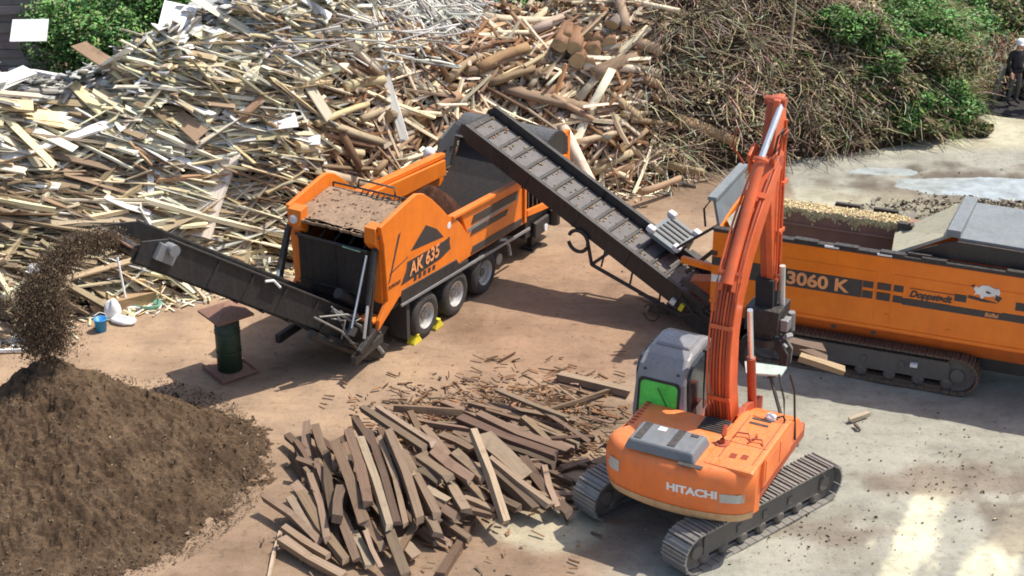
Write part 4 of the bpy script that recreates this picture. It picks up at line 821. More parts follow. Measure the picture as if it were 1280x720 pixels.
# left wing of the hopper
mb = MB(); mb.add([(-5.55, .25, 3.58), (-5.48, 2.5, 3.45), (-5.35, 2.42, 2.3), (-5.42, .3, 2.9), (-5.61, .25, 3.58), (-5.54, 2.5, 3.45), (-5.41, 2.42, 2.3), (-5.48, .3, 2.9)], [(0, 1, 2, 3), (7, 6, 5, 4), (0, 4, 5, 1), (1, 5, 6, 2), (2, 6, 7, 3), (3, 7, 4, 0)]); mb.obj('hopper_wing', 'hopper_grey', dw)
MB().bar((-5.60, .15, 3.62), (-5.53, 2.6, 3.48), .2, .09).obj('wing_flange', 'hopper_grey', dw, .01)
MB().tube([(-5.75, .3, 2.9), (-5.8, .3, 3.3), (-5.65, .3, 3.55)], .025, 6).obj('hose', 'rubber', dw)
mb = MB(); mb.add([(-5.36, .6, 3.0), (-5.2, 2.3, 3.0), (-4.9, 2.3, 2.2), (-5.0, .6, 2.3)], [(0, 1, 2, 3)]); mb.obj('wing_lining', 'wing_grey', dw)
# right wing: inner slope with sawdust, ridge beam, big grey plate
mb = MB(); mb.add([(-.62, .35, 3.52), (-.62, 2.45, 3.42), (-2.0, 2.3, 2.55), (-1.75, .2, 2.98), (-.55, .35, 3.48), (-.55, 2.45, 3.38), (-1.9, 2.3, 2.5), (-1.7, .2, 2.92)], [(0, 1, 2, 3), (7, 6, 5, 4), (0, 4, 5, 1), (1, 5, 6, 2), (2, 6, 7, 3), (3, 7, 4, 0)]); mb.obj('wing_slope', 'wing_grey', dw)
MB().bar((-.55, .25, 3.58), (-.50, 2.55, 3.42), .28, .16).obj('ridge_beam', 'hopper_grey', dw, .015)
mb = MB(); mb.add([(-.45, .28, 3.50), (XR, .28, 3.42), (XR, 2.5, 3.36), (-.40, 2.5, 3.40), (-.45, .28, 3.44), (XR, .28, 3.36), (XR, 2.5, 3.30), (-.40, 2.5, 3.34)], [(0, 1, 2, 3), (7, 6, 5, 4), (0, 4, 5, 1), (1, 5, 6, 2), (2, 6, 7, 3), (3, 7, 4, 0)]); mb.obj('engine_cover', 'hopper_grey', dw)
MB().prism([(-1.45, 3.03), (XR, 3.03), (XR, 3.36), (-.45, 3.44), (-.62, 3.40)], .2, .26).box(-1.4, -.9, .06, .12, 3.03, 3.1).obj('cover_skirt', 'black', dw)
MB().box(-1.95, -1.75, 2.2, 2.34, 2.5, 2.8).bar((-1.9, 2.25, 2.45), (-1.6, 1.9, 2.95), .1, .1).obj('hinge', 'decal', dw, .01)
mb = MB()
# tracks
def track(par, xa, xb, yA, yB, r, zc, mats, nshoe, M=None, nm='track', sh=.04):
    """a belt of separate shoes round idler and sprocket, with frame, rollers and wheels as its own pieces"""
    per = 2 * (xb - xa) + 2 * math.pi * r; step = per / nshoe; bel = MB()
    def pos(s_):
        s_ %= per; Ls = xb - xa
        if s_ < Ls: return xa + s_, zc + r, 0.0
        s_ -= Ls
        if s_ < math.pi * r: a = s_ / r; return xb + math.sin(a) * r, zc + math.cos(a) * r, a
        s_ -= math.pi * r
        if s_ < Ls: return xb - s_, zc - r, math.pi
        s_ -= Ls; a = s_ / r; return xa - math.sin(a) * r, zc - math.cos(a) * r, math.pi + a
    for i in range(nshoe):
        x, z, a = pos(i * step + .03); MM = T(x, 0, z) @ Matrix.Rotation(a, 4, 'Y')
        bel.box(-step * .46, step * .46, yA, yB, -sh * .5, sh * .25, MM); bel.box(-step * .42, -step * .28, yA, yB, sh * .25, sh * 1.0, MM); bel.box(step * .0, step * .12, yA, yB, sh * .25, sh * .8, MM)
        ym = (yA + yB) / 2; bel.box(-step * .5, step * .5, ym - .09, ym + .09, -sh * 1.6, -sh * .5, MM)
    tr = bel.obj(nm, mats[0], par, M=M)
    y0, y1 = yA + (yB - yA) * .2, yB - (yB - yA) * .2
    fr = MB().box(xa + r * .5, xb - r * .4, y0, y1, zc - r * .45, zc + r * .55).prism([(xa + r * .5, zc + r * .5), (xb - r * .4, zc + r * .5), (xb - r * .5, zc + r * .66), (xa + r * .6, zc + r * .66)], y0, y1)
    for k in range(3): fr.box(xa + (xb - xa) * (.3 + .2 * k), xa + (xb - xa) * (.3 + .2 * k) + .12, y0 - .03, y0, zc - r * .1, zc + r * .3)
    fr.obj('track_frame', mats[1], tr, .01, M=M)
    for k in range(7):
        x = xa + r * .6 + (xb - xa - r * 1.1) * k / 6; MB().lathe([(.001, y0 - .02), (r * .2, y0 - .02), (r * .32, y0 + .02), (r * .32, y1), (.001, y1)], (x, 0, zc - r * .62), 'y', 14).obj('roller', mats[1], tr, M=M)
    for x, q in ((xa, 0), (xb, 1)):
        wl = MB().lathe([(.001, y0 - .03), (r * .35, y0 - .03), (r * .4, y0 + .03), (r * .72, y0 + .05), (r * .9, y0 + .02), (r * .9, y1), (.001, y1)], (x, 0, zc), 'y', 26)
        if q == 0:
            for k in range(21): wl.box(-.03, .03, (yA + yB) / 2 - .05, (yA + yB) / 2 + .05, r * .8, r * .97, T(x, 0, zc) @ Matrix.Rotation(k * 2 * math.pi / 21, 4, 'Y'))
        wl.obj('sprocket' if q == 0 else 'idler', mats[1], tr, M=M)
    return tr
for yA in (.02, 1.98): track(dw, -4.2, -.12, yA, yA + .48, .41, .44, ('track_rust', 'track_side'), 62)
MB().box(-4.2, 3.6, .55, 1.95, .45, 1.1).box(.3, XR, .5, 2.1, .7, 1.2).obj('chassis_frame', 'black', dw)
MB().box(-1.1, -.95, -.0, .1, .52, .6).obj('reflector', 'white', dw)
# power pack at the conveyor foot and the belt conveyor
inv = (Matrix.Translation((9.42, 32.26, 0)) @ Matrix.Rotation(rad(-21), 4, 'Z')).inverted()
c0 = inv @ Vector((4.55, 35.45, .65)); c1 = inv @ Vector((-.81, 38.98, 3.62))
BM, BL = conv_frame(c0, c1)
bc = MB().box(0, BL, -.50, .50, .02, .06).obj('belt_conveyor', 'belt', dw, M=BM)
mb = MB()
for k in range(17): x = .35 + k * (BL - .5) / 16; mb.box(x, x + .05, -.49, .49, .06, .105)
for k in range(17): x = .35 + k * (BL - .5) / 16; mb.box(x + .05, x + .10, -.49, .49, .06, .065)
mb.obj('cleat', 'black', bc, M=BM)
mb = MB()
for k in range(330):
    x = (int(U(0, 17)) * (BL - .5) / 16 + .35 - abs(random.gauss(0, .06))) if R() < .6 else U(.2, BL); y = U(-.47, .47); q_ = U(.006, .03); mb.box(-q_, q_, -q_ * .6, q_ * .6, 0, q_, T(x, y, .062) @ Matrix.Rotation(U(0, 3), 4, 'Z'), col=jit((.3, .2, .12), .4))
q = mb.obj('belt_dirt', 'debris', bc, M=BM); q['kind'] = 'stuff'
for s_ in (-1, 1):
    y0 = .52 * s_; h1 = .16 if s_ > 0 else .28
    mb = MB().prism([(-.1, -.35), (BL - .25, -.26), (BL + .12, -.1), (BL + .12, .10), (BL, h1), (-.1, h1)], y0, y0 + .05 * s_).box(0, BL, min(y0, y0 + .11 * s_), max(y0, y0 + .11 * s_), h1 - .02, h1 + .02)
    for k in range(4): mb.box(.6 + k * 1.5, .66 + k * 1.5, min(y0, y0 + .08 * s_), max(y0, y0 + .08 * s_), -.3, h1)
    mb.obj('side_wall', 'black', bc, .005, M=BM)
mb = MB().tube([(BL, -.5, -.06), (BL, .5, -.06)], .13, 18).box(0, BL - .3, -.46, .46, -.24, -.21).box(BL - .35, BL + .02, -.6, -.52, -.22, .02); mb.obj('drum', 'black', bc, M=BM)
lp = [(BL * .42, .58, -.2), (BL * .47, .62, -.5), (BL * .43, .62, -.85), (BL * .36, .62, -.98)]
q1 = lambda x, y, z: BM @ Vector((x, y, z))
mb = MB().tube([q1(.2, .45, -.5), q1(BL * .40, .45, -.92)], .045, 8).tube([q1(.2, -.45, -.5), q1(BL * .40, -.45, -.92)], .045, 8).tube([q1(BL * .40, -.45, -.92), q1(BL * .46, -.5, -.3)], .045, 8).tube([q1(BL * .40, .45, -.92), q1(BL * .46, .5, -.3)], .045, 8).tube([q1(BL * .40, -.45, -.92), q1(BL * .40, .45, -.92)], .04, 8)
for k in range(3): mb.tube([q1(1 + k * .8, .45, -.6 - k * .1), q1(1.1 + k * .8, .5, -.25)], .025, 6)
mb.obj('support_truss', 'black', bc)
ring = [q1(BL * .47 + .26 * math.cos(t), .62, -.50 + .26 * math.sin(t)) for t in np.linspace(0, 5.6, 22)]; MB().tube(ring, .045, 8).obj('hose_coil', 'rubber', bc)
ring = [q1(1.0 + .2 * math.cos(t), .62, -.85 + .2 * math.sin(t)) for t in np.linspace(0, 5.6, 16)]; MB().tube(ring, .02, 6).obj('hose', 'rubber', bc)
# grey ribbed cover with four white corner caps
PM = BM @ T(1.35, -1.12, .46)
pk = MB().box(0, .82, 0, 1.1, -.05, .0).box(.02, .8, .02, 1.08, -.12, -.05).obj('ribbed_cover', 'hopper_grey', bc, .008, M=PM)
for k in range(5): MB().box(.10, .72, .16 + k * .18, .21 + k * .18, .0, .03).obj('rib', 'decal', pk, M=PM)
for (x, y) in ((.04, .06), (.78, .06), (.04, 1.04), (.78, 1.04)): MB().box(x - .10, x + .10, y - .09, y + .09, -.02, .12).obj('corner_cap', 'white', pk, .04, M=PM)
MB().box(.0, .8, .1, .5, -.75, -.12).box(-.9, -.1, .3, .55, -.7, -.2).obj('gear_housing', 'black', bc, .03, M=PM)
mb = MB().box(-.45, .2, -.6, .6, -.5, .0).box(-.9, -.3, -.5, .5, -.45, .3); mb.obj('tail_frame', 'black', bc, .02, M=BM)
mb = MB()
for k in range(10):
    a = q1(U(-.5, .9), U(.4, .7), U(-.6, .1)); b2 = q1(U(-.9, .5), U(.4, .7), U(-.5, .3)); mb.tube([a, (a + b2) / 2 + Vector((0, -.1, U(-.2, .15))), b2], .022, 6)
mb.obj('hose', 'rubber', bc)
MB().box(-.1, .0, .56, .66, -.3, -.12, ).obj('marker_lamp', 'yellow', bc, .01, M=BM @ T(.5, 0, 0)); MB().box(.12, .25, .56, .66, -.3, -.16).obj('marker_lamp', 'white', bc, .01, M=BM @ T(.5, 0, 0))
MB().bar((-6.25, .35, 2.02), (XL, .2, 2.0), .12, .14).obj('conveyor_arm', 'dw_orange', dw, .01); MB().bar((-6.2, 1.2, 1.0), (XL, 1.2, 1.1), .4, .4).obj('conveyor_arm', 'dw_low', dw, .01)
MB().bar((-6.4, .5, 2.2), (-5.5, .3, 2.95), .06, .06).bar((-6.3, 1.0, 1.4), (-5.5, .8, 2.3), .09, .09).bar((-6.2, .2, 1.6), (-5.5, .2, 1.2), .12, .12).obj('strut', 'black', dw)
MB().box(XL - .01, XL + .12, -.016, .0, 2.40, 2.5).obj('warning_label', 'decal', dw); MB().box(-5.48, -5.25, -.016, .0, 1.78, 1.95).obj('warning_label', 'white', dw)

# ------------------------------------------------------------------ excavator
EC = (3.71, 28.13, 0); ex = thing('excavator', 'orange tracked excavator with grey cab and log grapple seen from behind', 'excavator', EC, rad(63))
UM = Matrix.Rotation(rad(41 - 63), 4, 'Z')
for yA in (-1.45, .87): track(ex, -1.74, 1.72, yA, yA + .58, .39, .42, ('track', 'track_side'), 46, UM)
MB().box(-1.0, 1.0, -.9, .9, .45, .8).prism([(-1.3, .4), (-.7, .75), (.7, .75), (1.3, .4)], -.9, -.5).prism([(-1.3, .4), (-.7, .75), (.7, .75), (1.3, .4)], .5, .9).lathe([(.001, .98), (.62, .98), (.62, .8), (.7, .8), (.7, .7)], (0, 0, 0), 'z', 32).obj('undercarriage', 'track_side', ex, .02, M=UM)
# plan of the counterweight: (x,y) points of the rear arc
def arc(inset=0, n_=18):
    pts = []
    for i in range(n_ + 1):
        y = -1.36 + 2.72 * i / n_; a = abs(y) / 1.36; x = -1.90 + .30 * a ** 2.2 + (.16 * max(0, a - .86) / .14 if a > .86 else 0)
        pts.append((x + inset, y * 1.05 * (1 - inset * .4) + .06))
    return pts
lev = [(.84, .24), (.88, .13), (1.02, .04), (1.2, .0), (1.60, -.02), (1.80, .02), (1.90, .07), (1.95, .15), (1.965, .28)]
rows = []
for z, ins in lev: rows.append([(x, y, z) for x, y in arc(ins)])
mb = MB(); mb.sheet([r[::-1] for r in rows], sm=True)
top = [(x, y, 1.966) for x, y in arc(.28)]; mb.add(top + [(-.95, 1.2, 1.966), (-.95, -1.2, 1.966)], [tuple(reversed(range(len(top) + 2)))])
bot = [(x, y, .84) for x, y in arc(.24)]; mb.add(bot + [(-.95, 1.2, .84), (-.95, -1.2, .84)], [tuple(range(len(bot) + 2))])
for s_ in (0, -1):
    cs = [r[s_] for r in rows]; y = cs[0][1]; mb.add(cs + [(-.95, math.copysign(1.30, y), 1.966), (-.95, math.copysign(1.30, y), .84)], [tuple(range(len(cs) + 2)) if s_ else tuple(reversed(range(len(cs) + 2)))])
cw = mb.obj('counterweight', 'hi_orange', ex)
MB().sheet([[(x - .012, y, z) for x, y in arc(i2)][::-1] for z, i2 in ((.86, .16), (.92, .09), (1.0, .045), (1.10, .022))], sm=True).obj('worn_edge', 'worn', cw)
def cwx(y, z): 
    a = min(1, abs((y - .06) / 1.05) / 1.36); return -1.90 + .30 * a ** 2.2 + (.16 * max(0, a - .86) / .14 if a > .86 else 0) + float(np.interp(z, [l[0] for l in lev], [l[1] for l in lev]))
REAR = Matrix(((0, 0, -1, 0), (-1, 0, 0, 0), (0, 1, 0, 0), (0, 0, 0, 1)))
text('HITACHI', 'lettering', 'white', cw, T(0, .12, 1.43) @ REAR, .21, .003, 1.12, 0, .010, warp=lambda p_: Vector((cwx(p_.y, p_.z) - .012 + p_.x * .5, p_.y, p_.z)))
def plate(y0, y1, z0, z1, mat, par, name):
    MB().sheet([[(cwx(y, z) - .012, y, z) for y in np.linspace(y1, y0, 5)] for z in (z0, (z0 + z1) / 2, z1)]).obj(name, mat, par)
plate(1.10, 1.38, 1.42, 1.66, 'label', cw, 'warning_label'); plate(-1.24, -.84, 1.36, 1.54, 'label', cw, 'warning_label')
# deck
mb = MB().prism([(-.95, 1.05), (1.55, 1.05), (1.55, 1.35), (-.95, 1.35)], -1.30, 1.36); mb.obj('deck_frame', 'boom_red', ex, .02)
mb = MB().prism([(-1.62, 1.90), (-1.62, 1.985), (.35, 1.985), (.55, 1.93), (.55, 1.3), (-.96, 1.3), (-.96, 1.90)], -1.36, -.42).prism([(-.96, 1.3), (-1.0, 1.96), (-.05, 1.96), (-.05, 1.3)], -.42, 1.34); mb.obj('engine_housing', 'hi_orange', ex, .06)
mb = MB().prism([(.55, 1.3), (.55, 1.9), (1.0, 1.75), (1.35, 1.4), (1.35, 1.3)], -1.34, -.45); mb.obj('fuel_tank', 'hi_orange', ex, .04)
# side door seams and vents
for (xa, xb) in ((-.9, -.2), (-.15, .5)): MB().box(xa, xb, -1.372, -1.36, 1.42, 1.86).obj('side_door', 'hi_orange', ex, .006)
MB().box(-1.9, -1.55, -.02, .01, 0, .0).obj('seam', 'decal', ex) if False else None
mb = MB()
for i in range(8): mb.box(-.92 + i * .115, -.87 + i * .115, 1.20, 1.29, 1.962, 1.975)
mb.obj('vent_grille', 'boom_red', ex)
mb = MB().box(-.56, -.06, -.40, .10, 1.962, 1.972)
for i in range(7): mb.box(-.54 + i * .07, -.51 + i * .07, -.38, .08, 1.972, 1.99)
mb.obj('vent_grille', 'decal', ex)
for (x, y, w_, h_) in ((-1.28, -.84, .17, .12), (-1.24, -1.04, .17, .12)):
    mb = MB()
    for k in range(4): mb.box(x + k * w_ / 4, x + (k + .6) * w_ / 4, y - h_ / 2, y + h_ / 2, 1.986, 1.996)
    mb.obj('vent_grille', 'boom_red', ex)
for (x, y) in ((.0, -.85), (.17, -.85)): MB().box(x, x + .07, y - .2, y + .16, 1.986, 1.995).obj('step_tread', 'decal', ex)
mb = MB()
for x0, y0, x1, y1 in ((-1.35, -.62, .3, -.62), (-.75, -1.3, -.75, -.45), (-1.35, -1.25, .3, -1.25)): mb.bar((x0, y0, 1.986), (x1, y1, 1.986), .012, .008)
mb.obj('panel_seam', 'decal', ex)
for pts in ([(-.62, -.62, 1.99), (-.52, -.66, 2.06), (-.48, -.86, 2.06), (-.60, -.94, 1.99)], [(-.70, -.92, 1.99), (-.60, -.98, 2.05), (-.56, -1.14, 2.05), (-.66, -1.2, 1.99)], [(-.56, -.98, 1.99), (-.46, -1.0, 2.07), (-.42, -1.0, 1.99)]):
    MB().tube(pts, .018, 8).obj('grab_handle', 'boom_red', ex)
MB().tube([(-.90, -.52, 1.98), (-.90, -.52, 2.08), (-.86, -.52, 2.14), (-.76, -.50, 2.30)], .05, 12).lathe([(.001, .02), (.12, .02), (.13, 0)], (-.90, -.52, 1.985), 'z', 16).obj('exhaust_pipe', 'boom_red', ex)
MB().lathe([(.10, 0), (.10, .1), (.07, .13), (.001, .14)], (.33, -1.0, 1.95), 'z', 18).obj('fuel_cap', 'white', ex); MB().lathe([(.13, 0), (.13, .04), (.1, .05)], (.33, -1.0, 1.94), 'z', 18).obj('cap_collar', 'black', ex)
MB().tube([(.35, -1.05, 2.0), (.4, -1.2, 2.06), (.42, -1.3, 1.9)], .02, 6).obj('hose', 'rubber', ex)
# grey engine hood, tapered box with panels
def frustum(x0, x1, y0, y1, z0, z1, ins, mat, name, par, bev=.04):
    i = ins; return MB().add([(x0, y0, z0), (x1, y0, z0), (x1, y1, z0), (x0, y1, z0), (x0 + i, y0 + i, z1), (x1 - i, y0 + i, z1), (x1 - i, y1 - i, z1), (x0 + i, y1 - i, z1)], [(3, 2, 1, 0), (4, 5, 6, 7), (0, 1, 5, 4), (1, 2, 6, 5), (2, 3, 7, 6), (3, 0, 4, 7)]).obj(name, mat, par, bev)
hd = frustum(-1.80, -.98, -.34, 1.02, 1.96, 2.16, .07, 'hood_plastic', 'engine_hood', ex)
MB().box(-1.68, -1.08, .74, .88, 2.161, 2.172).box(-1.68, -1.08, .10, .24, 2.161, 2.172).obj('mesh_strip', 'decal', hd); MB().box(-1.25, -1.12, .44, .59, 2.161, 2.167).obj('sticker', 'sheet', hd); MB().box(-1.2, -1.12, -.16, -.02, 2.161, 2.175).obj('latch', 'decal', hd)
MB().box(-1.90, -1.78, -.50, -.05, 1.968, 1.985).obj('step_tread', 'decal', ex)
# cab
cy0, cy1 = .55, 1.60
prof = [(-.03, 1.10), (-.07, 1.75), (.0, 2.42), (.10, 2.66), (.30, 2.80), (.52, 2.86), (1.12, 2.88), (1.40, 2.80), (1.55, 2.64), (1.72, 1.9), (1.72, 1.10)]
mb = MB(); n_ = len(prof); ins = [0, 0, .03, .06, .10, .13, .13, .11, .08, .0, 0]
vs = [(x, cy0 + ins[i] * .7, z) for i, (x, z) in enumerate(prof)] + [(x, cy1 - ins[i] * .7, z) for i, (x, z) in enumerate(prof)]
mb.add(vs, [tuple(range(n_))[::-1] if False else tuple(range(n_)), tuple(range(2 * n_ - 1, n_ - 1, -1))] + [(i, n_ + i, n_ + (i + 1) % n_, (i + 1) % n_) for i in range(n_)])
cab = mb.obj('cab', 'cab_grey', ex, .055)
def rearpt(y, z): x = float(np.interp(z, [1.10, 1.75, 2.42, 2.66], [-.03, -.07, .0, .10])); return x
rw = []
def rrect(y0, y1, z0, z1, r):
    pts = []
    for cx_, cz, a0 in ((y1 - r, z1 - r, 0), (y0 + r, z1 - r, 90), (y0 + r, z0 + r, 180), (y1 - r, z0 + r, 270)):
        for k in range(5): a = rad(a0 + k * 22.5); pts.append((cx_ + r * math.cos(a), cz + r * math.sin(a)))
    return pts
for (y0, y1, z0, z1, off, mat, nm) in ((.66, 1.50, 1.66, 2.44, .016, 'rubber', 'window_seal'), (.71, 1.45, 1.71, 2.39, .024, 'green_glass', 'rear_window')):
    pts = rrect(y0, y1, z0, z1, .09); MB().add([(rearpt(y, z) - off, y, z) for y, z in pts] + [(rearpt(y, z) + .02, y, z) for y, z in pts], [tuple(range(20))] + [(i, (i + 1) % 20, 20 + (i + 1) % 20, 20 + i) for i in range(20)]).obj(nm, mat, cab)
MB().box(-.10, -.085, 1.08, 1.14, 1.76, 1.80).bar((-.085, .86, 1.9), (-.06, 1.1, 2.3), .012, .01).obj('window_latch', 'decal', cab)
MB().prism([(.12, 1.75), (.12, 2.5), (.3, 2.70), (.85, 2.74), (.85, 1.75)], cy0 - .012, cy0 + .06).prism([(.95, 1.5), (.95, 2.74), (1.35, 2.72), (1.66, 1.9), (1.66, 1.5)], cy0 - .012, cy0 + .06).obj('side_window', 'dark_glass', cab)
MB().prism([(.12, 1.75), (.12, 2.5), (.3, 2.70), (.75, 2.74), (.75, 1.75)], cy1 - .06, cy1 + .012).prism([(.85, 1.3), (.85, 2.74), (1.35, 2.72), (1.66, 1.9), (1.66, 1.3)], cy1 - .06, cy1 + .012).obj('side_window', 'dark_glass', cab)
frustum(.55, 1.15, cy0 + .18, cy1 - .18, 2.86, 2.92, .03, 'cab_grey', 'roof_hatch', cab, .02)
MB().box(.05, .13, .72, .78, 2.56, 2.60).box(.05, .13, 1.38, 1.44, 2.56, 2.60).obj('clip', 'decal', cab, .01)
# boom: side profile, both edges
upper = [(.20, 1.65), (-.08, 2.6), (-.14, 3.5), (.02, 4.35), (.37, 5.05), (1.0, 5.72), (1.95, 6.42)]
lower = [(2.15, 6.15), (1.45, 5.42), (.88, 4.82), (.50, 4.2), (.36, 3.5), (.42, 2.6), (.66, 1.65)]
BY = -.12
boom = MB().prism(upper + lower, BY - .165, BY + .165).obj('boom', 'boom_orange', ex, .02)
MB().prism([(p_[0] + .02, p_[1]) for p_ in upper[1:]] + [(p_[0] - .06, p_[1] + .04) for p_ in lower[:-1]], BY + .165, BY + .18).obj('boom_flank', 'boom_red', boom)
def offs(pts, d):
    o = []
    for i, p_ in enumerate(pts):
        a = pts[max(0, i - 1)]; b2 = pts[min(len(pts) - 1, i + 1)]; t = Vector((b2[0] - a[0], b2[1] - a[1])).normalized(); o.append((p_[0] - t.y * d, p_[1] + t.x * d))
    return o
def dense(pts, m=5):
    out = []
    for i in range(len(pts) - 1):
        for k in range(m):
            t = k / m; p0 = pts[max(0, i - 1)]; p1 = pts[i]; p2 = pts[i + 1]; p3 = pts[min(len(pts) - 1, i + 2)]
            out.append(tuple(.5 * ((2 * p1[j]) + (-p0[j] + p2[j]) * t + (2 * p0[j] - 5 * p1[j] + 4 * p2[j] - p3[j]) * t * t + (-p0[j] + 3 * p1[j] - 3 * p2[j] + p3[j]) * t ** 3) for j in (0, 1)))
    return out + [pts[-1]]
back = dense(upper)
for k, (yy, mat, rr_, n0, n1) in enumerate([(-.20, 'boom_orange', .02, 0, 30), (-.14, 'boom_red', .026, 0, 29), (-.08, 'boom_red', .024, 1, 18), (-.02, 'boom_orange', .024, 1, 17), (.04, 'boom_red', .022, 1, 18), (.10, 'boom_red', .026, 0, 29), (.16, 'boom_red', .022, 0, 27), (.22, 'boom_orange', .022, 0, 30)]):
    pts = offs(back, .05)[n0:n1]; MB().tube([(x, BY + yy, z) for x, z in pts], rr_, 8).obj('hydraulic_pipe', mat, boom)
for i in (4, 12, 18, 26):
    x, z = offs(back, .085)[i]; x2, z2 = offs(back, .085)[i + 1]; MB().bar((x, BY, z), (x + (x2 - x) * .4, BY, z + (z2 - z) * .4), .44, .03).obj('pipe_clamp', 'boom_orange', boom)
# arm cylinder on the back of the boom
ca_, cb_ = Vector((.18, BY, 4.55)), Vector((1.55, BY + .0, 6.42)); dirc = (cb_ - ca_).normalized(); off_ = Vector((-dirc.z, 0, dirc.x)) * .28; ca_ += off_ * .7; cb_ += off_ * .7
MB().tube([ca_, cb_], .10, 18).lathe([(.14, -.03), (.15, 0), (.14, .05)], (0, 0, 0), 'z', 16, M=Matrix.Translation(cb_) @ dirc.to_track_quat('Z', 'Y').to_matrix().to_4x4()).obj('arm_cylinder', 'boom_orange', boom, 0)
ce = Vector((2.38, BY, 7.30)); MB().tube([cb_, ce], .06, 14).obj('piston_rod', 'chrome', boom)
MB().bar((.05, BY - .12, 4.5), (.25, BY - .12, 4.75), .06, .25).bar((.05, BY + .12, 4.5), (.25, BY + .12, 4.75), .06, .25).obj('cylinder_lug', 'boom_orange', boom)
# boom cylinders
for s_ in (-1, 1):
    a = Vector((1.0, BY + s_ * .30, 1.6)); b2 = Vector((.52, BY + s_ * .28, 4.0)); MB().tube([a, a.lerp(b2, .55)], .085, 14).obj('boom_cylinder', 'boom_red', ex); MB().tube([a.lerp(b2, .55), b2], .055, 12).obj('piston_rod', 'chrome', ex)
MB().prism([(.1, 1.3), (.2, 1.95), (.5, 2.05), (.85, 1.95), (1.4, 1.8), (1.4, 1.3)], BY - .36, BY - .26).prism([(.1, 1.3), (.2, 1.95), (.5, 2.05), (.85, 1.95), (1.4, 1.8), (1.4, 1.3)], BY + .26, BY + .36).obj('boom_foot', 'boom_red', ex, .01)
# stick hanging from the boom tip
st = [(2.28, 7.38), (2.58, 7.42), (2.72, 6.9), (2.78, 6.0), (2.95, 4.4), (2.98, 3.1), (2.74, 3.05), (2.42, 4.4), (2.02, 6.1), (2.12, 6.7)]
BY = -.0
stick = MB().prism(st, BY - .12, BY + .01).obj('stick', 'boom_orange', ex, .015)
MB().prism([(x + .02, z - .04) for x, z in st], BY + .01, BY + .13).obj('stick_flank', 'boom_red', stick, .01)  # darker red half: the stick's shaded side is put into its colour
MB().tube([(2.12, BY - .28, 6.3), (2.12, BY + .28, 6.3)], .11, 16).tube([(2.4, BY - .2, 7.32), (2.4, BY + .2, 7.32)], .09, 14).obj('pivot_pin', 'boom_red', stick)
for yy in (.20, -.26): MB().prism([(1.85, 6.05), (1.75, 6.45), (2.05, 6.6), (2.3, 6.4), (2.25, 6.1)], BY + yy, BY + yy + .06).obj('boom_tip', 'boom_orange', boom, .01)
for k, yy in enumerate((-.2, -.28, .02)):
    MB().tube([(1.9, BY + yy, 6.5), (1.75, BY + yy - .1, 6.9), (2.05, BY + yy - .1, 6.95), (2.2, BY + yy, 6.6)] if k < 2 else [(1.7, BY + .3, 6.3), (1.45, BY + .45, 6.7), (1.6, BY + .42, 7.0)], .022, 7).obj('hose', 'boom_red' if k else 'rubber', boom)
MB().tube([(2.66, BY - .14, 6.9), (2.74, BY - .15, 5.6), (2.86, BY - .15, 4.2), (2.9, BY - .15, 3.3)], .026, 8).tube([(2.6, BY - .16, 6.6), (2.5, BY - .17, 5.6), (2.62, BY - .16, 4.2), (2.7, BY - .16, 3.4)], .022, 8).obj('hydraulic_pipe', 'boom_orange', stick)
for z in (3.6, 4.6, 5.6): MB().box(2.62, 2.88, BY - .20, BY - .12, z, z + .07).obj('pipe_clamp', 'boom_orange', stick)
MB().prism([(2.60, 3.0), (2.52, 3.65), (2.95, 3.7), (3.02, 3.0)], BY - .16, BY + .2).obj('stick_end', 'cloth_black', stick, .01)
MB().tube([(2.78, BY - .24, 3.9), (2.86, BY - .26, 3.0)], .06, 10).obj('bucket_cylinder', 'label', stick)
# grapple
gr = MB().box(2.45, 3.15, BY - .34, BY + .34, 2.55, 3.05).box(2.6, 3.0, BY - .2, BY + .2, 2.2, 2.55).tube([(2.8, BY, 2.2), (2.8, BY, 2.35)], .3, 20).obj('grapple', 'black', ex, .02)
mb = MB()
for k in range(5): a = U(0, 6); mb.tube([(2.75 + U(-.2, .2), BY - .36, 2.9), (2.8 + U(-.3, .3), BY - .45, 2.6 + U(-.1, .1)), (2.8 + U(-.2, .2), BY - .36, 2.25)], .022, 6)
mb.obj('hose', 'rubber', gr)
mb = MB().box(2.55, 2.8, BY - .50, BY - .34, 2.62, 2.86).tube([(2.9, BY - .46, 2.9), (2.95, BY - .46, 2.5)], .07, 10).tube([(2.6, BY - .44, 2.5), (2.8, BY - .5, 2.45)], .06, 10).box(2.9, 3.05, BY - .45, BY - .34, 2.55, 2.7); mb.obj('valve_block', 'steel', gr, .02)
for s_ in (-1, 1):
    for xo in (2.62, 2.9):
        pr = [(.10, 2.40), (.36, 2.32), (.52, 2.1), (.50, 1.78), (.30, 1.55), (.12, 1.48), (.26, 1.66), (.36, 1.85), (.36, 2.05), (.24, 2.16), (.06, 2.2)]
        mb = MB(); n_ = len(pr); vs = [(xo + dx, BY + s_ * y, z) for dx in (0, .07) for y, z in pr]; mb.add(vs, [tuple(range(n_)), tuple(range(2 * n_ - 1, n_ - 1, -1))] + [(i, n_ + i, n_ + (i + 1) % n_, (i + 1) % n_) for i in range(n_)]); mb.obj('grapple_tine', 'black' if xo < 2.8 else 'track_side', gr)
    MB().tube([(2.8, BY + s_ * .12, 2.4), (2.8, BY + s_ * .42, 2.15)], .06, 10).obj('grab_cylinder', 'steel', gr)
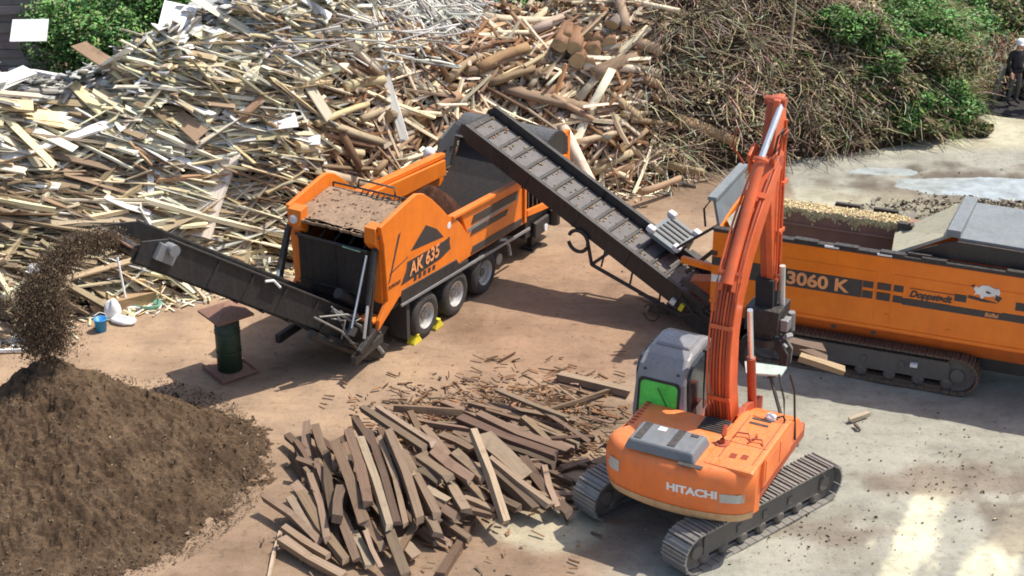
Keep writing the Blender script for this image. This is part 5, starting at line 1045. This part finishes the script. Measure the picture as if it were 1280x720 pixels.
# handrail and front step on the right
rail = MB().tube([(.28, -1.28, 1.9), (.40, -1.2, 2.4), (.62, -1.0, 2.78)], .022, 8).tube([(.75, -1.36, 1.42), (.66, -1.3, 2.5), (.56, -1.22, 2.86)], .022, 8); rail.obj('handrail', 'black', ex)
mb = MB(); mb.add([(1.45, -.05, 2.42), (1.60, -.84, 2.42), (1.28, -.84, 2.40), (1.06, -.22, 2.40), (1.45, -.05, 2.38), (1.60, -.84, 2.38), (1.28, -.84, 2.36), (1.06, -.22, 2.36)], [(3, 2, 1, 0), (4, 5, 6, 7), (0, 1, 5, 4), (1, 2, 6, 5), (2, 3, 7, 6), (3, 0, 4, 7)]); mb.obj('front_step', 'pale_step', ex, .005)
MB().bar((1.3, -.6, 2.38), (.9, -1.1, 1.5), .05, .05).obj('step_bracket', 'black', ex)
exM = Matrix.Translation(EC) @ Matrix.Rotation(rad(63), 4, 'Z')
# timbers held in the grapple
for (a, b2, w_, c, lb) in [((945, 418), (1035, 450), .17, (.20, .14, .10), 'dark beam held crosswise in the excavator grapple'), ((985, 428), (1030, 438), .22, (.17, .12, .09), 'broad dark plank held on top in the excavator grapple'), ((1000, 446), (1054, 463), .17, (.42, .31, .19), 'short light beam held lowest in the excavator grapple')]:
    p1 = at(a[0], a[1], 1.75); p2 = at(b2[0], b2[1], 1.35); p2.y = p1.y - .35; t = (HC - 1.3) 
    k1 = exM @ Vector((2.5, BY + .3, 1.55)); 
    mb = MB(); s1 = exM @ Vector((2.75, BY + .35, 1.75)); pa = at(a[0], a[1], 1.8); pb = at(b2[0], b2[1], 1.55); mb.piece(pa, pb, w_, w_ * .7, c, 'plank', .2); tag(mb.obj('beam', 'wood'), lb, 'beam')

# ------------------------------------------------------------------ dark timbers in front
TB = [(262, 268, 362, 548, .2, 1.0, .55), (310, 240, 372, 480, .22, 1.0, .75), (345, 262, 445, 555, .17, .95, .6), (378, 235, 470, 545, .16, 1.0, .6), (412, 258, 500, 550, .14, .9, .5), (440, 240, 548, 535, .22, 1.05, .6), (490, 310, 600, 515, .16, .9, .55),
      (355, 160, 560, 295, .2, .7, .85), (405, 160, 590, 280, .15, .55, .75), (235, 310, 262, 520, .18, .7, .5), (180, 385, 240, 600, .15, .5, .35), (150, 445, 300, 670, .18, .45, .2), (112, 460, 215, 605, .16, .4, .22), (30, 455, 205, 600, .17, .35, .25), (95, 560, 240, 655, .17, .25, .18), (85, 600, 290, 722, .2, .2, .15),
      (205, 345, 245, 480, .13, .6, .45), (282, 430, 268, 530, .25, .65, .6), (425, 520, 500, 722, .22, .5, .2), (365, 570, 415, 690, .1, .5, .2), (290, 555, 335, 665, .16, .4, .2), (325, 580, 380, 690, .16, .35, .15), (725, 240, 835, 545, .2, 1.15, .4), (780, 330, 985, 490, .18, .7, .35), (800, 380, 930, 500, .2, .55, .3),
      (890, 330, 1045, 515, .24, .45, .2), (680, 195, 1005, 325, .22, .5, .45), (735, 180, 1035, 305, .2, .55, .4), (835, 285, 985, 330, .2, .4, .35), (765, 150, 1070, 205, .12, .22, .15), (890, 190, 1050, 235, .12, .25, .2), (895, 215, 1070, 295, .11, .35, .2), (1010, 52, 1245, 108, .24, .1, .1), (960, 170, 1180, 100, .1, .15, .1),
      (930, 345, 1060, 410, .14, .3, .2), (1000, 452, 1066, 452, .25, .15, .15), (720, 520, 615, 722, .2, .08, .06), (44, 722, 82, 570, .07, .05, .05), (590, 305, 720, 400, .22, .85, .75), (540, 320, 640, 390, .2, .9, .8), (545, 365, 605, 405, .22, .8, .7), (570, 430, 635, 470, .22, .6, .55), (600, 480, 665, 525, .2, .5, .4), (580, 530, 606, 582, .2, .45, .35),
      (630, 480, 790, 520, .16, .45, .35), (690, 460, 790, 500, .14, .5, .4), (660, 310, 760, 400, .2, .8, .65), (620, 250, 720, 300, .16, .65, .6), (480, 600, 530, 660, .22, .2, .15), (750, 250, 905, 400, .4, .62, .55), (840, 420, 960, 510, .2, .35, .25), (1015, 362, 1115, 332, .14, .12, .1), (1040, 265, 1110, 300, .1, .15, .1),
      (450, 250, 520, 390, .16, .8, .8), (520, 380, 600, 500, .2, .65, .55), (640, 400, 700, 500, .2, .6, .5), (700, 400, 760, 470, .18, .6, .45), (860, 260, 1000, 300, .16, .3, .3), (330, 200, 400, 300, .2, .5, .6), (560, 230, 640, 330, .2, .6, .6), (780, 440, 880, 500, .2, .3, .3), (250, 470, 320, 600, .2, .4, .3), (350, 500, 420, 620, .2, .4, .3), (560, 560, 640, 610, .16, .2, .15)]
def zpt(X, Y, z): return at(320 + X / 2.667, 450 + Y / 2.667, z)
TC = [(.20, .135, .092), (.27, .19, .132), (.14, .095, .066), (.23, .16, .11), (.33, .25, .175)]
spec = {0: 'long straight dusty beam topmost at the left of the front timber pile', 22: 'light brown beam with white tip leaning over the middle of the front timber pile', 32: 'long dark plank lying alone on the ground left of the excavator cab', 36: 'flat board lying on bare ground at the near side of the timber pile', 37: 'thin pale batten lying by itself at the left end of the timber pile', 18: 'thick beam jutting out toward the bottom edge of the picture', 49: 'broad flat slab on the right half of the front timber pile', 28: 'dark wedge shaped beam end on the right half of the timber pile'}
for i, (x1, y1, x2, y2, w_, z1, z2) in enumerate(TB):
    mb = MB(); c = jit(random.choice(TC), .12)
    if i in (22,): c = (.42, .32, .22)
    if i == 37: c = (.55, .42, .3)
    mb.piece(zpt(x1, y1, z1), zpt(x2, y2, z2), w_ * U(.75, .95), w_ * (U(.45, .8) if w_ < .3 else .2), c, 'plank', U(-.25, .25)); o = mb.obj('beam', 'wood')
    if i in spec: tag(o, spec[i], 'beam')
    elif x1 < 600 and y2 > 380: tag(o, 'dark brown used beam in the fanned left half of the front timber pile', 'beam', 'beams in the left half of the front timber pile')
    else: tag(o, 'dark brown used beam lying in the right half of the front timber pile', 'beam', 'beams in the right half of the front timber pile')
for i in range(96):
    if i < 52: X, Y = U(140, 640), U(290, 610); yaw = rad(random.gauss(-60, 20))
    else: X, Y = U(560, 1020), U(200, 480); yaw = rad(random.gauss(-30, 22))
    p_ = zpt(X, Y, 0); L = U(.8, 1.9); z = U(.06, .42); mb = MB(); d = Vector((math.cos(yaw), math.sin(yaw), 0)) * L / 2
    mb.piece(p_ - d + Vector((0, 0, z + .1)), p_ + d + Vector((0, 0, z)), U(.08, .18), U(.05, .14), jit(random.choice(TC[:4]), .3), 'plank', U(-.3, .3))
    tag(mb.obj('beam', 'wood'), 'dark brown beam buried low in the left half of the front timber pile' if i < 52 else 'dark brown beam buried low in the right half of the front timber pile', 'beam', 'lower beams of the left half' if i < 52 else 'lower beams of the right half')
mb = MB()
for i in range(1300):
    k = R()
    if k < .55: X, Y = random.gauss(930, 150), random.gauss(190, 75)
    elif k < .8: X, Y = random.gauss(560, 110), random.gauss(190, 60)
    else: X, Y = random.gauss(600, 260), random.gauss(420, 160)
    p_ = zpt(X, Y, 0); L = U(.04, .3) if R() < .9 else U(.3, .8); a = U(0, 6.28) if R() < .5 else random.gauss(-.4, .4); z = max(0, ground_h(p_.x, p_.y)) + U(.01, .08)
    mb.piece((p_.x, p_.y, z), (p_.x + math.cos(a) * L, p_.y + math.sin(a) * L, z + U(-.01, .05)), U(.015, .05), U(.008, .03), jit(random.choice(BRWN[:3] + TC[:3]), .4), 'plank')
tag(mb.obj('bark_litter', 'wood'), 'bark and splinters scattered on the ground around the timber pile', 'litter', kind='stuff')
# stray clods and chips over the yard
mb = MB()
for i in range(1500):
    if R() < .35: p_ = at(U(0, 1280), U(230, 720), 0)
    elif R() < .5: p_ = at(random.gauss(1230, 60), random.gauss(245, 14), 0)
    elif R() < .6: p_ = at(random.gauss(1180, 60), random.gauss(600, 40), 0)
    else: p_ = at(random.gauss(1010, 50), random.gauss(670, 20), 0)
    if pile(p_.x, p_.y) > .1: continue
    s_ = min(.06, abs(random.gauss(0, .018)) + .006); c3 = Vector((p_.x, p_.y, ground_h(p_.x, p_.y) + s_ * .3)); q = [c3 + Vector((U(-1, 1), U(-1, 1), U(-.5, .8))) * s_ for _ in range(6)]
    mb.add(q, [(0, 1, 2), (0, 2, 3), (0, 3, 4), (0, 4, 5), (1, 2, 5), (2, 3, 4)], jit(random.choice([(.14, .10, .07), (.2, .15, .1), (.10, .08, .06), (.5, .42, .28)]), .3))
for i in range(800):
    x, y = 12.3 + random.gauss(0, 1.7), 42.2 + random.gauss(0, .35); s_ = U(.02, .09); c3 = Vector((x, y, ground_h(x, y) + s_ * .2)); q = [c3 + Vector((U(-1, 1), U(-1, 1), U(-.5, .9))) * s_ for _ in range(6)]
    mb.add(q, [(0, 1, 2), (0, 2, 3), (0, 3, 4), (0, 4, 5), (1, 2, 5), (2, 3, 4)], jit(random.choice([(.22, .185, .135), (.28, .24, .17), (.17, .14, .10), (.40, .36, .27)]), .25))
tag(mb.obj('clods', 'debris'), 'small clods and chips strewn over the muddy yard', 'clods', kind='stuff')
for (u1, v1, u2, v2, w_, c, lb) in [(1062, 525, 1086, 517, .1, (.45, .38, .28), 'short pale stick on the grey ground right of the excavator'), (814, 384, 832, 386, .22, (.16, .12, .09), 'short dark block end on the ground under the big conveyor'), (832, 384, 888, 400, .2, (.24, .17, .12), 'dark beam on the ground below the big conveyor foot'), (799, 367, 822, 375, .06, (.28, .18, .12), 'thin stick on the ground in front of the short dark block'), (1068, 530, 1074, 536, .05, (.12, .09, .07), 'tiny dark chip beside the short pale stick')]:
    mb = MB(); mb.piece(at(u1, v1, .09), at(u2, v2, .09), w_, w_ * .9, c, 'plank', 0); tag(mb.obj('beam' if w_ > .15 else 'stick', 'wood'), lb, 'beam' if w_ > .15 else 'stick')

# ------------------------------------------------------------------ small yard things left
p_ = at(288, 463, 0); pl = thing('ballast_post', 'green round drum post with flat brown square cap on a square base plate', 'post', p_, rad(38))
MB().lathe([(.001, 1.38), (.27, 1.38), (.27, .06), (.001, .06)], (0, 0, 0), 'z', 32, sm=True).lathe([(.285, .95), (.285, 1.0)], (0, 0, 0), 'z', 32).lathe([(.285, .5), (.285, .54)], (0, 0, 0), 'z', 32).obj('drum', 'green_drum', pl)
MB().add([(-.44, -.44, 1.42), (.44, -.44, 1.42), (.44, .44, 1.42), (-.44, .44, 1.42), (0, 0, 1.62), (-.44, -.44, 1.37), (.44, -.44, 1.37), (.44, .44, 1.37), (-.44, .44, 1.37)], [(0, 1, 4), (1, 2, 4), (2, 3, 4), (3, 0, 4), (5, 6, 1, 0), (6, 7, 2, 1), (7, 8, 3, 2), (8, 5, 0, 3), (8, 7, 6, 5)]).obj('cap', 'cap_brown', pl, .006)
MB().box(-.44, .44, -.44, .44, .0, .06).box(-.44, -.38, -.44, .44, .06, .1).box(.38, .44, -.44, .44, .06, .1).obj('base_plate', 'cap_brown', pl, .008)
p_ = at(127, 414, 0); bk = thing('bucket', 'small bright blue plastic bucket standing near the compost heap', 'bucket', p_, .4)
MB().lathe([(.001, .01), (.11, .01), (.145, .30), (.155, .30), (.155, .32), (.135, .32), (.1, .04), (.001, .04)], (0, 0, 0), 'z', 24, sm=True).obj('pail', 'blue', bk)
MB().tube([(-.15, 0, .3), (-.12, 0, .42), (0, 0, .48), (.12, 0, .42), (.15, 0, .3)], .01, 6).obj('handle', 'white', bk)
def sack(u, v, sx_, sy_, sz_, lb, rz_):
    mb = MB(); rows = []
    for i in range(9):
        ph = math.pi * i / 8; r = []
        for j in range(17):
            a = 2 * math.pi * j / 16; k = 1 + .25 * noise.noise(Vector((math.cos(a) * 2, math.sin(a) * 2, ph * 2 + u))); r.append((math.sin(ph) * math.cos(a) * sx_ * k, math.sin(ph) * math.sin(a) * sy_ * k, sz_ * (1 - math.cos(ph)) * (.5 + .1 * math.sin(3 * a))))
        rows.append(r)
    mb.sheet(rows, sm=True); o = mb.obj('sack', 'sheet'); o.location = at(u, v, 0); o.rotation_euler = (0, 0, rz_); tag(o, lb, 'sack')
sack(142, 398, .2, .16, .42, 'upright white plastic sack beside the blue bucket', .5); sack(154, 404, .34, .2, .16, 'flat white plastic sack lying in front of the upright one', -.4)
p_ = at(160, 389, 0); sp = thing('broom', 'white broom with long handle leaning against the timber behind', 'broom', p_, 0)
MB().tube([(0, 0, .08), (-.2, .35, 1.25)], .028, 8).obj('handle', 'white', sp); MB().box(-.3, .3, -.04, .04, .06, .12).obj('crossbar', 'white', sp, .01); MB().box(-.26, .3, -.03, .03, .0, .06).obj('bristles', 'cloth_grey', sp)
p_ = at(185, 385, 0); gt = MB().lathe([(.001, .02), (.25, .02), (.32, .14), (.34, .14), (.27, .0), (.001, .0)], (0, 0, 0), 'z', 24, sm=True).obj('tray', 'pale_green'); gt.location = p_; gt.scale = (1, .6, 1); tag(gt, 'shallow pale green tray on the ground in front of the square timber', 'tray')
mb = MB(); mb.piece(at(112, 388, .17), at(192, 369, .17), .3, .3, (.42, .29, .17), 'plank', 0); tag(mb.obj('beam', 'wood'), 'thick square sawn timber lying behind the broom and sacks', 'beam')
for (u, v, r_, lb) in ((125, 366, .24, 'pale cut log stump standing behind the square timber, left one'), (136, 352, .26, 'brown log stump behind the square timber, right one')):
    mb = MB(); q = at(u, v, 0); mb.piece(q, q + Vector((.05, .1, .55)), r_ * 2, r_ * 1.9, (.6, .47, .3) if r_ < .25 else (.35, .22, .12), 'log', 0); tag(mb.obj('log_stump', 'wood'), lb, 'stump')
# ladder lying at the left edge
q = at(8, 432, .06); ld = thing('ladder', 'white ladder lying on the ground at the left edge below the heap', 'ladder', q, rad(4))
for yy in (-.26, .26): MB().box(-1.6, .42, yy - .03, yy + .03, -.03, .05).obj('rail', 'white', ld, .006)
for k in range(6): MB().tube([(.15 - k * .3, -.26, .01), (.15 - k * .3, .26, .01)], .022, 8).obj('rung', 'white', ld)

# ------------------------------------------------------------------ people
def person(loc, rz_, coat, trousers, label, scale=1.0, pose='down', helmet=True):
    t = thing('person', label, 'person', loc, rz_)
    P_ = dict(pel=(0, 0, .96), sp=(0, .01, 1.15), ch=(0, .01, 1.36), nk=(0, 0, 1.50), hd=(0, .03, 1.60), hd2=(0, .05, 1.72),
              hl=(.10, 0, .90), kl=(.12, .04, .50), al=(.13, -.02, .09), tl_=(.15, .16, .04), hr=(-.10, 0, .90), kr=(-.12, .03, .50), ar=(-.12, -.02, .09), tr_=(-.14, .16, .04),
              sl=(.19, 0, 1.43), el=(.27, -.02, 1.15), wl=(.25, .14, .94), sr=(-.19, 0, 1.43), er=(-.27, -.02, 1.15), wr=(-.25, .14, .94))
    if pose == 'face': P_['er'] = (-.30, .12, 1.20); P_['wr'] = (-.12, .2, 1.50)
    if pose == 'work': P_['el'] = (.28, .12, 1.2); P_['wl'] = (.16, .38, 1.2); P_['er'] = (-.28, .12, 1.2); P_['wr'] = (-.14, .36, 1.15)
    rd = dict(pel=.155, sp=.14, ch=.165, nk=.062, hd=.085, hd2=.09, hl=.095, kl=.065, al=.05, tl_=.045, hr=.095, kr=.065, ar=.05, tr_=.045, sl=.075, el=.05, wl=.034, sr=.075, er=.05, wr=.034)
    ed = [('pel', 'sp'), ('sp', 'ch'), ('ch', 'nk'), ('nk', 'hd'), ('hd', 'hd2'), ('pel', 'hl'), ('hl', 'kl'), ('kl', 'al'), ('al', 'tl_'), ('pel', 'hr'), ('hr', 'kr'), ('kr', 'ar'), ('ar', 'tr_'), ('ch', 'sl'), ('sl', 'el'), ('el', 'wl'), ('ch', 'sr'), ('sr', 'er'), ('er', 'wr')]
    for sd, wk, ek in ((1, 'wl', 'el'), (-1, 'wr', 'er')):     # palm and five fingers on each wrist
        wv = Vector(P_[wk]); d = (wv - Vector(P_[ek])).normalized(); lt = d.cross(Vector((0, 0, 1))); lt = lt.normalized() if lt.length > .1 else Vector((1, 0, 0))
        pk_ = wk + 'p'; P_[pk_] = tuple(wv + d * .06); rd[pk_] = .03; ed.append((wk, pk_))
        for f_ in range(5):
            o = lt * ((f_ - 1.5) * .02) if f_ < 4 else lt * -.05 * sd; Lf = (.075, .085, .08, .065, .05)[f_]; b1 = wv + d * (.09 if f_ < 4 else .05) + o; tipf = b1 + d * Lf + Vector((0, 0, -.02))
            P_[f'{pk_}{f_}a'] = tuple(b1); P_[f'{pk_}{f_}b'] = tuple(tipf); rd[f'{pk_}{f_}a'] = .0095; rd[f'{pk_}{f_}b'] = .008; ed += [(pk_, f'{pk_}{f_}a'), (f'{pk_}{f_}a', f'{pk_}{f_}b')]
    ks = list(P_); me = bpy.data.meshes.new('body'); me.from_pydata([tuple(c * scale for c in P_[k]) for k in ks], [(ks.index(a), ks.index(b2)) for a, b2 in ed], [])
    o = bpy.data.objects.new('body', me); COL.objects.link(o); md = o.modifiers.new('skin', 'SKIN'); md.use_smooth_shade = True
    for i, k in enumerate(ks): r = rd[k] * scale; me.skin_vertices[0].data[i].radius = (r * (1.15 if k in ('ch', 'pel', 'sp') else 1), r * (.8 if k in ('ch', 'pel', 'sp') else 1))
    me.skin_vertices[0].data[0].use_root = True; o.modifiers.new('sub', 'SUBSURF').levels = 1; o.modifiers['sub'].render_levels = 1
    dg = bpy.context.evaluated_depsgraph_get(); m2 = bpy.data.meshes.new_from_object(o.evaluated_get(dg)); bpy.data.objects.remove(o)
    m2.materials.clear()
    for x in ('skin', coat, trousers, 'cloth_black'): m2.materials.append(MATS[x])
    hands = [Vector(P_['wl']) * scale, Vector(P_['wr']) * scale]
    for pg in m2.polygons:
        c = pg.center; pg.use_smooth = True
        if c.z > 1.50 * scale or any((c - h).length < .2 * scale and (c - h).dot((h - Vector(P_[e_]) * scale).normalized()) > .0 for h, e_ in zip(hands, ('el', 'er'))): pg.material_index = 0
        elif c.z > .93 * scale: pg.material_index = 1
        elif c.z > .12 * scale: pg.material_index = 2
        else: pg.material_index = 3
    b_ = bpy.data.objects.new('body', m2); COL.objects.link(b_); b_.parent = t
    S = Matrix.Scale(scale, 4)
    mb = MB()      # face: nose, eyes, mouth, ears
    mb.add([S @ Vector(q) for q in ((-.015, .135, 1.66), (.015, .135, 1.66), (0, .17, 1.63), (0, .14, 1.69))], [(0, 1, 2), (1, 3, 2), (3, 0, 2)])
    for s_ in (-1, 1): mb.lathe([(.001, -.01), (.022, -.01), (.022, .01), (.001, .01)], (s_ * .09, .04, 1.66), 'x', 8, M=S)
    mb.obj('face', 'skin', b_)
    mb = MB()
    for s_ in (-1, 1): mb.lathe([(.001, .012), (.012, .0)], (s_ * .032, .13, 1.685), 'y', 8, M=S)
    mb.box(-.025, .025, .125, .135, 1.592, 1.60, S).obj('eyes_and_mouth', 'cloth_black', b_)
    mb = MB().lathe([(.135, -.02), (.128, .0), (.125, .04), (.105, .09), (.06, .125), (.001, .135)], (0, .045, 1.70), 'z', 24, M=S, sm=True).prism([(0, 0)] * 3, 0, 0) if False else MB().lathe([(.137, -.02), (.128, .0), (.125, .04), (.105, .09), (.06, .125), (.001, .135)], (0, .045, 1.70), 'z', 24, M=S, sm=True)
    mb.box(-.09, .09, .13, .22, 1.69, 1.70, S); mb.obj('safety_helmet', 'white', t)
    MB().box(-.17, .17, -.06, .0, .92, .98, S).lathe([(.19, .0), (.185, -.12), (.17, -.13)], (0, .0, 1.02), 'z', 20, M=S, sm=True).obj('coat_hem', coat, t)
    return t
person(at(56, 424, 0), rad(150), 'cloth_navy', 'cloth_navy', 'person in dark jacket and white helmet standing behind the falling compost', 1.03, 'work')
pz = Vector((15.0, 49.9, .12)); 
person(pz, rad(200), 'cloth_black', 'cloth_grey', 'person in black jacket, grey trousers and white helmet at the right edge', 1.12, 'down')
person(pz + Vector((.72, -.35, 0)), rad(150), 'cloth_black', 'cloth_black', 'second person in dark clothes, hand raised to the face, cut by the right edge', 1.06, 'face')
# loader bucket they stand in
bk = thing('loader_bucket', 'black steel loader bucket resting on the pale track under the people', 'loader bucket', (15.45, 49.85, 0), rad(-28))
MB().box(-.95, 2.2, -1.0, .75, .0, .06).obj('bucket_floor', 'cloth_black', bk)
MB().prism([(0, 0), (0, 0), (0, 0)], 0, 0) if False else None
mb = MB(); mb.add([(-.95, -1.0, .06), (-.95, .75, .06), (-.95, .75, .9), (-.95, .5, .95), (-.9, -1.0, .06), (-.9, .75, .06), (-.9, .75, .9), (-.9, .5, .95)], [(0, 1, 2, 3), (7, 6, 5, 4), (0, 4, 5, 1), (1, 5, 6, 2), (2, 6, 7, 3), (3, 7, 4, 0)]); mb.obj('bucket_cheek', 'cloth_black', bk)
MB().box(-.9, 2.2, .75, .82, .0, .95).obj('bucket_back', 'cloth_black', bk); MB().box(-.98, 2.2, -1.12, -1.0, .0, .04).obj('cutting_edge', 'cloth_black', bk)
print('objects', len(bpy.data.objects))
